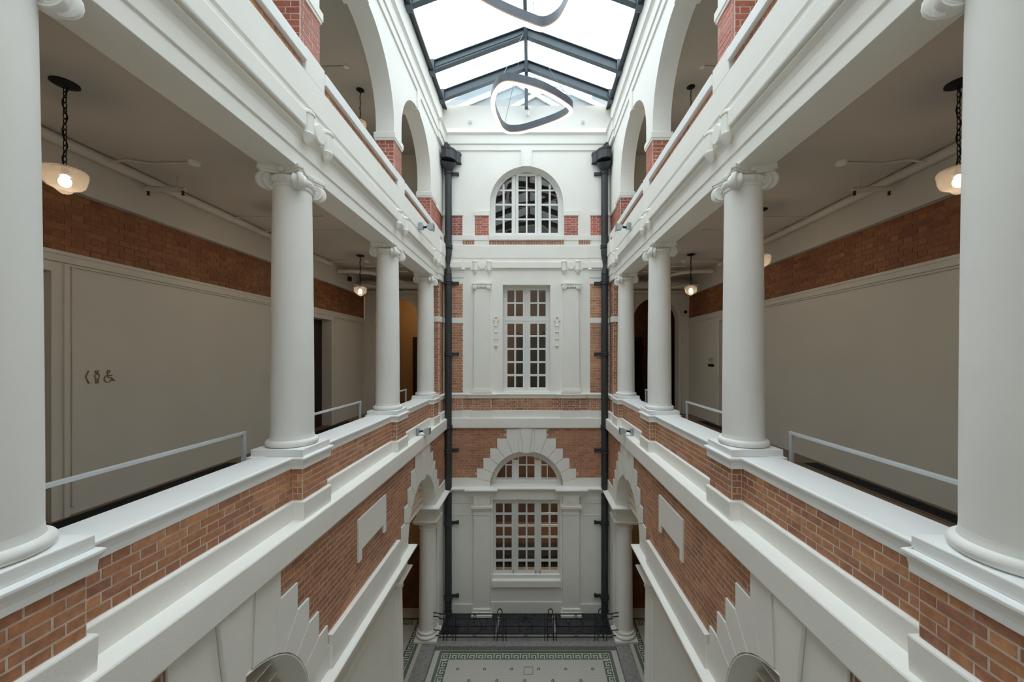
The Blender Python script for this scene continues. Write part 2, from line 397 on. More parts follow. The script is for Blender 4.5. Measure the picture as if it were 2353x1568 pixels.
for sd in (-1, 1):
    sn = SIDE[sd]
    a = root('floor', (sd*4, 5, -8.3), sn+' ground floor aisle in cream mosaic with key border', kind='structure')
    MB(sd).box(2.88, XW, YF, 12.0, -8.3, -8.0).build('mosaic_field', MOSA, a)
    g = MB()
    x0, x1 = sorted((sd*2.98, sd*4.95))
    border(a, x0, x1, 6.0, 11.55, -8.0, 6)
    # gallery floor
    f = root('floor', (sd*4, 5, -2.1), sn+' gallery floor, brown boards with black trench grille', kind='structure')
    MB(sd).box(2.70, XW+.1, YF, 15.5, -2.10, ZG).build('floor_slab', FLOORW, f)
    c = root('ceiling', (sd*4, 5, ZC), sn+' gallery ceiling', kind='structure')
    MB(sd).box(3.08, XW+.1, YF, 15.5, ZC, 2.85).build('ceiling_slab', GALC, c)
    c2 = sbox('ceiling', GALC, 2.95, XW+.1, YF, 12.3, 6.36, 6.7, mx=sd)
    c3 = sbox('ceiling', GALW, 3.02, XW+.1, YF, 12.3, -2.3, -2.1, mx=sd)
    # grilles let into the gallery floor
    for (y0, y1) in ((YF, 6.4), (7.3, 10.5)):
        gr = root('floor_grille', (sd*4.86, (y0+y1)/2, ZG), f"black slatted trench grille in the {sn} gallery floor, {'near stretch by the long blank wall' if y0 < 1 else 'far stretch by the door'}", 'grille')
        MB(sd).box(4.73, 4.99, y0, y1, ZG+.0, ZG+.006).build('tray', BLKM, gr)
        s_ = MB(sd)
        for i in range(6): s_.box(4.745+i*.042, 4.757+i*.042, y0+.01, y1-.01, ZG+.006, ZG+.016)
        s_.build('slats', IRON, gr, kind='stuff')
        b_ = MB(sd); b_.box(4.70, 4.73, y0-.03, y1+.03, ZG, ZG+.014).box(4.99, 5.02, y0-.03, y1+.03, ZG, ZG+.014).box(4.73, 4.99, y1, y1+.03, ZG, ZG+.014)
        b_.build('grille_frame', mat('grille_edge_'+sn, (.16, .10, .06), .4), gr)
    # floor boards joints at far end
wf = sbox('wall_front', WHITE, -2.6, 2.6, YF-.3, YF, -8.3, 8.6)
for sd in (-1, 1): sbox('wall_front_'+SIDE[sd], GALW, 2.6, XW+.3, YF-.3, YF, -8.3, 6.7, mx=sd)

for sd in (-1, 1):
    sbox('wall_%s_top_end' % SIDE[sd], GALW, 2.62, XW+.3, 12.0, 12.3, 2.4, 6.7, mx=sd)
sbox('floor_base', STONE, -XW-.4, XW+.4, YF-.4, 15.6, -8.5, -8.3)
sbox('wall_end_base', STONE, -XW-.3, XW+.3, 12.05, 12.3, -8.5, -8.1)
# ---- gallery back walls (three storeys high)
DOORS = [(3.1, 4.13), (8.65, 9.90)]
for sd in (-1, 1):
    sn = SIDE[sd]
    W = root('wall_%s_gallery' % sn, (sd*(XW+.1), 5.5, ZG), kind='structure')
    dz = 1.03; X0, X1 = XW, XW+.25
    b = MB(sd)
    ys = [YF, DOORS[0][0], DOORS[0][1], DOORS[1][0], DOORS[1][1], 11.9]
    for i in (0, 2, 4): b.box(X0, X1, ys[i], ys[i+1], ZG, 1.03)
    b.box(X0, X1, YF, 11.9, 1.03, 1.17)
    b.build('wall_face', GALW, W)
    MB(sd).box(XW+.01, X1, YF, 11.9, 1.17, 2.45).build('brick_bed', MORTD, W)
    t = MB(sd); t.box(XW-.035, XW, YF, 11.9, 1.13, 1.17).box(XW-.02, XW, YF, 11.9, 1.05, 1.13).box(XW-.03, XW, YF, 11.9, 1.014, 1.035)
    t.build('cornice_moulding', GALW, W)
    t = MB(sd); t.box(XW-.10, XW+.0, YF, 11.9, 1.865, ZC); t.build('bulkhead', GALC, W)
    for y in (6.35, 7.35, 3.0):
        MB(sd).box(XW-.104, XW-.1, y, y+.006, 1.87, ZC-.05).build('bulkhead_joint', GALW, W)
    MB(sd).box(XW-.018, XW, DOORS[0][1]+.20, DOORS[0][1]+.22, ZG+.1, 1.02).build('panel_bead', GALW, W)
    MB(sd).box(XW-.018, XW, DOORS[1][1]+.22, DOORS[1][1]+.24, ZG+.1, 1.02).build('panel_bead', GALW, W)
    B = Bricks(W); P, rt = SP(sd, XW+.01)
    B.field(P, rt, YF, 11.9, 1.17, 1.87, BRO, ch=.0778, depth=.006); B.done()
    # lower and upper back walls
    MB(sd).box(XW, XW+.25, YF, 12.3, -8.3, -1.82).build('aisle_panelling', WOOD, W)
    MB(sd).box(XW, XW+.25, YF, 12.3, 2.45, 6.7).build('upper_back_wall', GALW, W)
    # doors
    for k, (y0, y1) in enumerate(DOORS):
        D = root('door_%d' % (k+1 if sd < 0 else k+3), (sd*XW, (y0+y1)/2, ZG), kind='structure')
        f_ = MB(sd)
        for ya, yb in ((y0-.15, y0), (y1, y1+.15)):
            f_.box(XW-.035, XW, ya, yb, ZG, 1.03).box(XW-.055, XW-.03, ya+(.0 if ya < y0 else .1), ya+(.05 if ya < y0 else .15), ZG, 1.03)
        f_.box(XW-.035, XW, y0-.15, y1+.15, .93, 1.03)
        f_.build('door_frame', GALW, D)
        r_ = MB(sd); r_.box(XW, XW+.30, y0-.02, y0, ZG, .93).box(XW, XW+.30, y1, y1+.02, ZG, .93).box(XW, XW+.30, y0, y1, .93, .95)
        r_.build('door_reveal', GALW, D)
        d_ = MB(sd); d_.box(XW+.22, XW+.27, y0, y1, ZG, .93); lm = DWOOD if (sd < 0 and k == 1) else GALD; dl = d_.build('door_leaf', lm, D)
        for za in (-1.6, -.7, .1):
            p_ = MB(sd)
            for q in (0, 1):
                ya = y0+.12+q*(y1-y0-.08)/2; yb = ya+(y1-y0)/2-.2
                p_.box(XW+.205, XW+.22, ya, yb, za, za+.65)
            p_.build('door_panel', lm, dl, bevel=.01)
        MB(sd).lathe([(0, 0), (.02, 0), (.02, -.05), (.0, -.05)], (XW+.22, y0+.1, -.8), 10, 'x').build('door_knob', BRASS, dl)
        sbox('wall_behind_door_'+sn, BLKM, XW+.27, XW+.35, y0-.1, y1+.1, ZG, 1.1, mx=sd)

# ---- corridor end walls with arched opening, room beyond
AX, AR, AS = 4.06, .71, 1.11
for sd in (-1, 1):
    sn = SIDE[sd]
    W = root('wall_%s_corridor_end' % sn, (sd*4, 12.05, ZG), kind='structure')
    arc = [(AX+AR*math.cos(a), AS+AR*math.sin(a)) for a in [math.pi/2*(1-i/12) for i in range(13)]]
    right = [(AX, ZC)] + arc + [(AX+AR, ZG), (XW, ZG), (XW, ZC)]
    left = [(AX, ZC), (2.6, ZC), (2.6, ZG), (AX-AR, ZG)] + [(2*AX-x, z) for x, z in reversed(arc)]
    b = MB(sd); b.prism(right, 'y', 11.9, 12.2); b.prism(left, 'y', 11.9, 12.2); b.build('wall_face', GALW, W)
    # raised archivolt
    o_ = MB(sd); N = 20
    outer = [(AX+(AR+.09)*math.cos(math.pi*i/N), AS+(AR+.09)*math.sin(math.pi*i/N)) for i in range(N+1)]
    inner = [(AX+(AR+.0)*math.cos(math.pi*i/N), AS+(AR+.0)*math.sin(math.pi*i/N)) for i in range(N+1)]
    for i in range(N): o_.prism([outer[i], outer[i+1], inner[i+1], inner[i]], 'y', 11.87, 11.91)
    o_.box(AX+AR, AX+AR+.09, 11.87, 11.91, ZG, AS).box(AX-AR-.09, AX-AR, 11.87, 11.91, ZG, AS)
    o_.build('archivolt', GALW, W)
    MB(sd).lathe([(0, 0), (.05, 0), (.05, -.03), (0, -.03)], (AX-AR-.14, 11.88, .52), 12, 'y').box(AX+AR+.1, AX+AR+.16, 11.85, 11.9, .42, .60).build('impost_ornament', GALW, W)
    # room beyond
    H = root('wall_%s_stair_hall' % sn, (sd*4, 15.3, ZG), kind='structure')
    MB(sd).box(2.4, XW+.2, 15.3, 15.5, ZG, ZC).build('hall_end_face', YEL if sd < 0 else WOOD, H)
    MB(sd).box(XW, XW+.2, 12.2, 15.3, ZG, ZC).build('hall_side_face', YEL if sd < 0 else DWOOD, H)
    MB(sd).box(2.4, 2.6, 12.2, 15.3, ZG, ZC).build('hall_inner_face', YEL if sd < 0 else WOOD, H)
    MB(sd).box(4.45, 4.62, 15.24, 15.3, ZG, .75).box(3.55, 3.7, 15.24, 15.3, ZG, .75).box(3.55, 4.62, 15.24, 15.3, .62, .75).build('doorway_frame', DWOOD, H)
    MB(sd).box(3.7, 4.45, 15.27, 15.3, ZG, .62).build('dark_doorway', BLKM, H)
    # ground floor aisle end
    G = root('wall_%s_aisle_end' % sn, (sd*4, 12.0, -8), kind='structure')
    MB(sd).box(2.6, XW, 12.0, 12.2, -8.1, -2.1).build('panelled_face', WOOD, G)
    MB(sd).box(3.3, 4.9, 11.95, 12.0, -6.0, -4.4).build('ochre_panel', YEL, G)
# stair handrail seen through the right hand arch
hr = MB(); hr.tube([(3.25, 13.2, -.78), (3.45, 13.2, -.78), (4.05, 14.3, -.15), (4.6, 15.0, .35)], .028, 8)
hr.tube([(3.45, 13.2, -.78), (3.45, 13.2, ZG)], .02, 8).tube([(4.05, 14.3, -.15), (4.05, 14.3, ZG)], .02, 8)
tag(hr.build('stair_handrail', IRON, smooth=60), 'dark stair handrail inside the arched opening at the end of the right gallery', 'handrail')

# =================================================================== END WALL (elevation survey, metres at the wall plane)
S = 73.1
def EX(px): return (px-1211.2)/S
def EZ(py): return (818-py)/S
def z3(x, y): return EX(900+x/3.92), EZ(250+y/3.92)
def z4(x, y): return EX(950+x/4.126), EZ(580+y/4.126)
def z5(x, y): return EX(900+x/3.795), EZ(940+y/3.795)
def z6(x, y): return EX(880+x/3.565), EZ(1240+y/3.565)
WE = root('wall_end', (0, YE+.2, -8.12), kind='structure')
def half_arch(c, Rr, zs, x_out, ztop, zbot, sgn, n=16):
    """polygon of wall on one side of an arched opening (sgn +1 right)"""
    arc = [(c+sgn*Rr*math.sin(math.pi/2*i/n), zs+Rr*math.cos(math.pi/2*i/n)) for i in range(n+1)]
    return [(c, ztop)]+arc+[(c+sgn*Rr, zbot), (x_out, zbot), (x_out, ztop)]
YB = YE+.45
# upper storey
UR = 1.156; US = EZ(467); zsill = EZ(541.6)
b = MB()
for sg in (-1, 1): b.prism(half_arch(0, UR, US, sg*2.62, 7.87, zsill, sg), 'y', YE, YB)
b.box(-2.62, 2.62, YE, YB, EZ(562.5), zsill)
b.box(-2.62, 2.62, YE, YB, 2.3, EZ(562.5))
b.build('upper_face', WHITE, WE)
# middle storey
wx = (z4(852, 0)[0], z4(1303, 0)[0]); wx = (-(wx[1]-wx[0])/2, (wx[1]-wx[0])/2)
wz = (EZ(900.4), EZ(655))
b = MB(); b.box(-2.62, wx[0], YE, YB, -2.26, 2.3).box(wx[1], 2.62, YE, YB, -2.26, 2.3).box(wx[0], wx[1], YE, YB, -2.26, wz[0]).box(wx[0], wx[1], YE, YB, wz[1], 2.3)
b.build('middle_face', WHITE, WE)
b = MB()
for a0, a1, c0, c1 in ((-2.6, -1.995, EZ(902.8), EZ(652)), (1.995, 2.6, EZ(902.8), EZ(652)), (-2.6, 2.6, EZ(942.5), EZ(914))): b.box(a0, a1, YE-.004, YE+.1, c0, c1)
b.build('brick_bed', MORT, WE)
# lower storey
LR = 1.148; LS = -4.15
lwx = z5(895, 0)[0], z5(1480, 0)[0]; lw = (lwx[1]-lwx[0])/2; lz0, lz1 = EZ(1322), EZ(1149)
b = MB()
for sg in (-1, 1): b.prism(half_arch(0, LR, LS, sg*2.62, -2.26, LS, sg), 'y', YE, YB)
b.build('brick_bed', MORT, WE)
b = MB(); b.box(-2.62, -lw, YE, YB, -8.2, LS).box(lw, 2.62, YE, YB, -8.2, LS).box(-lw, lw, YE, YB, lz1, LS).box(-lw, lw, YE, YB, -8.2, lz0)
b.build('lower_face', WHITE, WE)

# voussoir survey: polygons on the left half, metres from the arch centre
K = 277.4
def pol(pts): return [(x/K, y/K) for x, y in pts]
J = [(-322, 56), (-302, 135), (-257, 210), (-192, 270), (-122, 303), (-62, 313)]
J = [(LR*K*x/math.hypot(x, y), LR*K*y/math.hypot(x, y)) for x, y in J]
def arcpts(a, b_, n=4):
    t0 = math.atan2(a[1], a[0]); t1 = math.atan2(b_[1], b_[0]); rr = math.hypot(*a)
    return [(rr*math.cos(t0+(t1-t0)*i/n), rr*math.sin(t0+(t1-t0)*i/n)) for i in range(n+1)]
V = [[J[0], (-434, 83), (-434, 170), (-377, 170), J[1]], [J[1], (-377, 170), (-377, 260), (-319, 260), J[2]],
     [J[2], (-319, 260), (-319, 345), (-257, 345), J[3]], [J[3], (-257, 345), (-257, 433), (-175, 433), J[4]],
     [J[4], (-175, 433), (-175, 520), (-74, 520), J[5]]]
def shrink(p, d):
    cx = sum(a[0] for a in p)/len(p); cy = sum(a[1] for a in p)/len(p)
    out = []
    for x, y in p:
        L = math.hypot(x-cx, y-cy); out.append((x+(cx-x)/L*d, y+(cy-y)/L*d))
    return out
def arch_stones(parent, place, ends):
    """place(poly, proud0, proud1, name): lays a polygon (u, z from the arch centre) on the wall; ends: left and right limit of the band"""
    for sg in (-1, 1):
        for v in V:
            p = v[:-1]+arcpts(v[-1], v[0])[:-1]
            p = shrink(pol(p), .009); place([(x*-sg, z) for x, z in p], -.02, .035, 'voussoir')
        # flat strips beside the keystone
        p = pol([J[5], (-74, 520), (-56, 520), (-30, 310)]); place([(x*-sg, z) for x, z in p], -.02, .02, 'keystone_margin')
        # springer band
        a = arcpts((-LR*K, 0), J[0], 3); e = ends[0] if sg < 0 else ends[1]
        p = pol(a)+[(-434/K, 83/K), (-434/K, 88/K), (-e, 88/K), (-e, 0)]
        place([(x*-sg, z) for x, z in p], -.02, .03, 'springer_band')
    place(pol([(-54, 522), (54, 522), (27, 306), (-27, 306)]), -.02, .06, 'keystone')
    # recess backing of the ring, so joints read as grooves
    N = 24; pts = pol([J[0], (-434, 83), (-434, 170), (-377, 170), (-377, 260), (-319, 260), (-319, 345), (-257, 345), (-257, 433), (-175, 433), (-175, 520), (0, 520)])
    arcp = [(-LR*math.sin(math.pi/2*i/N), LR*math.cos(math.pi/2*i/N)) for i in range(N+1) if LR*math.cos(math.pi/2*i/N) >= J[0][1]/K]
    for sg in (-1, 1): place([(-sg*x, z) for x, z in pts+arcp], -.02, .014, 'joint_bed')
def place_end(poly, d0, d1, nm):
    MB().prism([(x, LS+z) for x, z in poly], 'y', YE-d1, YE-d0).build(nm, JBED if nm == 'joint_bed' else WHITE, WE, bevel=.004 if nm in ('voussoir', 'keystone') else 0)
arch_stones(WE, place_end, (2.6, 2.6))
def outside_ring(u, z, c=0):
    u = abs(u-c); z = z-LS
    if math.hypot(u, z) < LR+.06: return False
    st = [(434, 170), (377, 260), (319, 345), (257, 433), (175, 600)]
    for x, t in st:
        if u < x/K-.05 and z < t/K-.03: return False
    return z > .31
B = Bricks(WE)
P, rt = EP(YE-.004)
B.field(P, rt, -2.56, 2.56, EZ(1098), EZ(985), BRK, keep=outside_ring, ch=.081)
for sg in (-1, 1):
    u = sorted((sg*1.995, sg*2.58))
    B.field(P, rt, u[0], u[1], EZ(902.8), EZ(744.8), BRK, ch=.081); B.field(P, rt, u[0], u[1], EZ(730.8), EZ(652), BRK, ch=.081)
    u = sorted((sg*(EX(1297.4)), sg*EX(1330))); B.field(P, rt, *u, EZ(541), EZ(497), BRR, ch=.075)
    u = sorted((sg*(EX(1358)), sg*2.56)); B.field(P, rt, *u, EZ(541), EZ(497), BRR, ch=.075)
    u = sorted((sg*EX(1331), sg*EX(1358))); B.field(P, rt, *u, EZ(562), EZ(553.6), BRK, soldier=True)
B.field(P, rt, EX(1125), EX(1297.5), EZ(562.3), EZ(553.6), BRK, soldier=True)
# sill course bricks: recessed field and proud piers
PIL = 1.395  # pilaster axis
PILX = [(-2.6, -1.995), (-PIL-.30, -PIL+.30), (PIL-.30, PIL+.30), (1.995, 2.6)]
B.field(P, rt, -1.99, -PIL-.30, EZ(942.3), EZ(915.7), BRK); B.field(P, rt, -PIL+.3, PIL-.3, EZ(942.3), EZ(915.7), BRK); B.field(P, rt, PIL+.3, 1.99, EZ(942.3), EZ(915.7), BRK)
P2, _ = EP(YE-.054)
bb = MB()
for a0, a1 in PILX:
    bb.box(a0, a1, YE-.054, YE, EZ(942.3), EZ(915.7)); B.field(P2, rt, a0+.005, a1-.005, EZ(942.3), EZ(915.7), BRK)
bb.build('brick_bed', MORT, WE)
B.done()
# white pieces of the end wall
def wbox(nm, x0, x1, z0, z1, d, m=WHITE, bev=.004, both=True, y=YE, back=0):
    for sg in ((-1, 1) if both else (1,)):
        a, c = sorted((sg*x0, sg*x1)); MB().box(a, c, y-d, y+.01+back, z0, z1).build(nm, m, WE, bevel=bev)
wbox('string_band', 1.985, 2.62, EZ(742.9), EZ(730.8), .03)
xa = EX(1297.4)
wbox('impost_block', xa-.01, EX(1331), EZ(496.5), EZ(485.2), .045); wbox('impost_block', EX(1356.5), 2.62, EZ(496.5), EZ(485.2), .045)
wbox('plinth_band', 1.2, 2.62, EZ(552.8), EZ(541.6), .012)
wbox('niche_sill', EX(1329.5), EX(1359), EZ(552.8), EZ(541.6), .05)
MB().box(-xa-.0, xa, YE-.06, YE+.3, EZ(552.8), EZ(541.6)).build('window_sill', WHITE, WE, bevel=.006)
MB().prism([(-.175, EZ(347)), (.175, EZ(347)), (.15, US+UR-.02), (-.15, US+UR-.02)], 'y', YE-.06, YE+.3).build('keystone', WHITE, WE, bevel=.004)
MB().prism([(-.115, EZ(350)), (.115, EZ(350)), (.085, US+UR-.03), (-.085, US+UR-.03)], 'y', YE-.075, YE-.05).build('keystone_face', WHITE, WE, bevel=.004)
# middle pilasters
cap_b = z4(0, 360)[1]
for sg in (-1, 1):
    x = sg*PIL
    MB().prism([(x-.258, EZ(894)), (x+.258, EZ(894)), (x+.235, EZ(664)), (x-.235, EZ(664))], 'y', YE-.09, YE+.01).build('pilaster_shaft', WHITE, WE, bevel=.006)
    p = MB(); p.box(x-.31, x+.31, YE-.14, YE, EZ(904), EZ(898)).box(x-.29, x+.29, YE-.125, YE, EZ(898), EZ(895.5)).box(x-.27, x+.27, YE-.105, YE, EZ(895.5), EZ(892)); p.build('pilaster_base', WHITE, WE, bevel=.01)
    c = MB(); c.box(x-.30, x+.30, YE-.15, YE, EZ(655), EZ(652)).box(x-.25, x+.25, YE-.12, YE, EZ(661), EZ(655))
    for q in (-1, 1):
        cx, cz = x+q*.215, EZ(661.5)
        c.lathe([(0, 0), (.075, 0), (.075, -.05), (.06, -.06), (0, -.06)], (cx, YE-.09, cz), 20, 'y')
        sp = []
        for i in range(26):
            t = i/25; a = q*(t*4.2*math.pi)+math.pi/2; rr = .068*(1-t*.85); sp.append((cx+rr*math.cos(a), YE-.152, cz+rr*math.sin(a)))
        c.tube(sp, .009, 5)
    for i in range(5): c.lathe([(0, .03), (.018, .02), (.02, 0), (.012, -.03), (0, -.035)], (x-.10+i*.05, YE-.12, EZ(661)), 8)
    c.lathe([(0, 0), (.03, 0), (.02, -.02), (0, -.02)], (x, YE-.15, EZ(653.5)), 10, 'y')
    c.build('pilaster_capital', WHITE, WE, smooth=40)
    # hanging ornament beside the window
    ox = sg*.955; o_ = MB(); zt = EZ(580+632/4.126)
    o_.lathe([(.045, 0), (.045, -.05), (.105, -.05), (.105, 0)], (ox, YE, zt), 20, 'y')
    o_.box(ox-.05, ox+.05, YE-.045, YE, EZ(580+892/4.126), zt-.02)
    for yy in (697, 757, 820, 885): o_.box(ox-.058, ox+.058, YE-.065, YE, EZ(580+(yy+5)/4.126), EZ(580+(yy-4)/4.126))
    o_.build('drop_ornament', WHITE, WE, bevel=.004)
# lower pilasters with capital blocks
for sg in (-1, 1):
    x = sg*1.387
    MB().box(x-.258, x+.258, YE-.12, YE+.01, EZ(1394), EZ(1180)).build('pilaster_shaft', WHITE, WE, bevel=.006)
    p = MB(); p.box(x-.32, x+.32, YE-.22, YE, -8.12, EZ(1404)).box(x-.30, x+.30, YE-.19, YE, EZ(1404), EZ(1399)).box(x-.28, x+.28, YE-.16, YE, EZ(1398), EZ(1393))
    p.build('pilaster_base', WHITE, WE, bevel=.012)
    c = MB(); f = lambda y: EZ(940+y/3.795)
    c.box(x-.27, x+.27, YE-.14, YE, f(912), f(898)).box(x-.255, x+.255, YE-.125, YE, f(898), f(868)).box(x-.29, x+.29, YE-.17, YE, f(868), f(850)).box(x-.325, x+.325, YE-.21, YE, f(850), f(830))
    c.box(x-.255, x+.255, YE-.16, YE, f(830), f(745)); c.lathe([(0, 0), (.10, 0), (.10, -.02), (0, -.02)], (x, YE-.16, f(792)), 24, 'y')
    c.build('pilaster_capital', WHITE, WE, bevel=.006)
# window wall details below
MB().prism([(YE+.3, lz0+.0), (YE-.09, lz0-.14), (YE-.09, EZ(1346.6)), (YE+.3, EZ(1346.6))], 'x', -lw-.02, lw+.02).build('window_sill', WHITE, WE, bevel=.006)
MB().box(-1.12, 1.12, YE-.03, YE, -8.12, EZ(1383)).box(1.66, 2.5, YE-.03, YE, -8.12, EZ(1388)).box(-2.5, -1.66, YE-.03, YE, -8.12, EZ(1388)).build('skirting', WHITE, WE, bevel=.004)
wbox('wall_panel_line', 1.78, 2.3, z5(0, 925)[1]-.006, z5(0, 925)[1]+.006, .008, bev=0)
# sills and frieze of the lower window bay
wbox('frieze_band', 1.68, 2.45, z5(0, 800)[1], z5(0, 745)[1], .03); wbox('frieze_band', 1.68, 2.45, z5(0, 820)[1], z5(0, 803)[1], .02)
MB().box(-1.12, 1.12, YE-.03, YE, EZ(1148), EZ(1128)).build('frieze_band', WHITE, WE, bevel=.004)

# ---- windows -------------------------------------------------------------
def window(n, frame, sashes, y, handles=()):
    """frame(MB), sashes: list of (x0,x1,z0,z1,cols,rows,clip) with clip the circle (R, zc) or None"""
    Wn = root('window_%d' % n, (0, y, min(s[2] for s in sashes)), kind='structure')
    frame.build('window_frame', FRAME, Wn, bevel=.003)
    for (x0, x1, z0, z1, cols, rows, clip) in sashes:
        s_ = MB(); st = cols[0][0]-x0
        # stiles, rails and bars
        top = max(r_[1] for r_ in rows)
        zc_edges = sorted(rows)
        def colz(xx):   # highest z of the sash at x inside the arch
            if not clip: return z1
            rr, zc = clip; return min(z1, zc+math.sqrt(max(0, rr*rr-xx*xx)))
        xs_ = [(x0, cols[0][0])] + [(cols[i][1], cols[i+1][0]) for i in range(len(cols)-1)] + [(cols[-1][1], x1)]
        for i, (a, c) in enumerate(xs_):
            zt = min(colz(a), colz(c)) if clip else z1
            bar = 0 < i < len(xs_)-1
            if zt > z0: s_.box(a, c, y-(.015 if bar else .03), y+.02, z0, zt)
        zs_ = [(z0, zc_edges[0][0])] + [(zc_edges[i][1], zc_edges[i+1][0]) for i in range(len(rows)-1)] + [(zc_edges[-1][1], z1)]
        for i, (a, c) in enumerate(zs_):
            if clip:
                rr, zc = clip; lim = math.sqrt(max(0, rr*rr-max(0, c-zc)**2)); xa, xb = max(x0, -lim), min(x1, lim)
                if i == len(zs_)-1: continue
            else: xa, xb = x0, x1
            bar = 0 < i < len(zs_)-1
            if xb > xa: s_.box(xa, xb, y-(.016 if bar else .031), y+.02, a, c)
        so = s_.build('window_sash', FRAME, Wn, bevel=.002)
        for (a, c) in cols:
            for (d, e) in zc_edges:
                if clip:
                    rr, zc = clip; n_ = 6; pts = []
                    for i in range(n_+1):
                        xx = a+(c-a)*i/n_; zz = min(e, zc+math.sqrt(max(0, rr*rr-xx*xx)))
                        pts.append((xx, zz))
                    pts = [p for p in pts if p[1] > d+.01]
                    if len(pts) < 2: continue
                    poly = [(pts[0][0], d)]+pts+[(pts[-1][0], d)]
                    poly = [p for i, p in enumerate(poly) if i == 0 or p != poly[i-1]]
                else: poly = [(a, d), (a, e), (c, e), (c, d)]
                MB().prism(poly, 'y', y-.003+random.uniform(0, .002), y+.003).build('pane', PANE, so)
    for hx, hz in handles:
        MB().box(hx-.009, hx+.009, y-.06, y-.03, hz-.05, hz+.05).lathe([(0, 0), (.016, 0), (.016, -.03), (0, -.03)], (hx, y-.03, hz+.02), 8, 'y').build('window_handle', BRASS, Wn)
    return Wn
k3 = 1/3.92; YW = YE+.30; S2 = 870/YW
def W(px): return (px-1211.2+.0)/S2*1.0
def rowsfrom(f, l): return [tuple(sorted((f(a), f(b_)))) for a, b_ in l]
def fz(py): return (818-py)/S2
# upper arched window
GR = 1.004; fzc = fz(250+867/3.92)  # glass circle centre
cxs = 1221.0
def wx3(x): return (x-cxs)/3.92/S2
fr = MB(); N = 32; Ro = UR+.01; Ri = GR-.0
for i in range(N):
    a, c = math.pi*i/N, math.pi*(i+1)/N
    fr.prism([(Ro*math.cos(a), US+Ro*math.sin(a)), (Ro*math.cos(c), US+Ro*math.sin(c)), (Ri*math.cos(c), fzc+.02+Ri*math.sin(c)), (Ri*math.cos(a), fzc+.02+Ri*math.sin(a))], 'y', YW-.05, YW+.06)
fr.box(-Ro, -Ri, YW-.05, YW+.06, zsill, fzc+.1).box(Ri, Ro, YW-.05, YW+.06, zsill, fzc+.1).box(-Ro, Ro, YW-.05, YW+.06, zsill-.02, fz(538.5))
for sg in (-1, 1): fr.box(*sorted((sg*wx3(cxs+100), sg*wx3(cxs+122))), YW-.05, YW+.05, zsill, fzc+.92)
q = rowsfrom(lambda y: fz(250+y/3.92), [(745, 858), (875, 990), (1005, 1122)])
topr = rowsfrom(lambda y: fz(250+y/3.92), [(590, 730)])
clip = (GR, fzc+.02)
window(1, fr, [(-wx3(cxs+134+149), -wx3(cxs+122), q[2][0]-.05 if False else fz(538), fz(398), [(-wx3(cxs+281), -wx3(cxs+216)), (-wx3(cxs+199), -wx3(cxs+134))], q+topr, clip),
               (wx3(cxs+122), wx3(cxs+283), fz(538), fz(398), [(wx3(cxs+134), wx3(cxs+199)), (wx3(cxs+216), wx3(cxs+281))], q+topr, clip),
               (-wx3(cxs+98), wx3(cxs+98), fz(538), fz(400), [(-wx3(cxs+74), -wx3(cxs+7)), (wx3(cxs+7), wx3(cxs+74))], q+rowsfrom(lambda y: fz(250+y/3.92), [(612, 730)]), None)], YW)
# middle window
def wx4(x): return (x-1077)/4.126/S2
f4 = lambda y: fz(580+y/4.126)
fr = MB(); fr.box(wx[0]-.01, wx4(872), YW-.04, YW+.06, wz[0], wz[1]).box(wx4(1284), wx[1]+.01, YW-.04, YW+.06, wz[0], wz[1]).box(wx[0], wx[1], YW-.04, YW+.06, f4(338), wz[1]+.02)
fr.box(wx4(1067), wx4(1087), YW-.04, YW+.06, f4(1308), f4(338)).box(wx4(872), wx4(1284), YW-.04, YW+.06, f4(652), f4(632)).box(wx[0], wx[1], YW-.06, YW+.06, wz[0]-.02, f4(1306))
sa = []
for (x0, x1, cc) in ((872, 1066, [(895, 960), (975, 1042)]), (1088, 1284, [(1112, 1177), (1193, 1257)])):
    cols = [(wx4(a), wx4(b_)) for a, b_ in cc]
    sa.append((wx4(x0), wx4(x1), f4(632), f4(338), cols, rowsfrom(f4, [(362, 475), (490, 607)]), None))
    sa.append((wx4(x0), wx4(x1), f4(1307), f4(652), cols, rowsfrom(f4, [(678, 785), (802, 908), (925, 1032), (1050, 1155), (1175, 1281)]), None))
window(2, fr, sa, YW)
# lower window
YW2 = YE+.14; S2 = 870/YW2
def wx5(x): return (x-1185)/3.795/S2
f5 = lambda y: fz(940+y/3.795)
fr = MB(); fr.box(-lw-.01, wx5(903), YW2-.03, YW2+.06, lz0, lz1+.02).box(wx5(1477), lw+.01, YW2-.03, YW2+.06, lz0, lz1+.02).box(-lw, lw, YW2-.03, YW2+.06, f5(802), lz1+.02)
fr.box(wx5(1078), wx5(1093), YW2-.03, YW2+.06, lz0, lz1).box(wx5(1277), wx5(1293), YW2-.03, YW2+.06, lz0, lz1).box(-lw, lw, YW2-.03, YW2+.06, lz0-.02, f5(1440))
rw = rowsfrom(f5, [(822, 905), (923, 1007), (1027, 1107), (1125, 1210), (1230, 1310), (1330, 1405)])
window(3, fr, [(wx5(903), wx5(1077), f5(1440), f5(802), [(wx5(917), wx5(978)), (wx5(992), wx5(1056))], rw, None),
               (wx5(1094), wx5(1276), f5(1440), f5(802), [(wx5(1113), wx5(1177)), (wx5(1192), wx5(1254))], rw, None),
               (wx5(1294), wx5(1477), f5(1440), f5(802), [(wx5(1313), wx5(1377)), (wx5(1394), wx5(1455))], rw, None)], YW2,
       [(wx5(1068), f5(1418)), (wx5(1266), f5(1418)), (wx5(1303), f5(1418))])
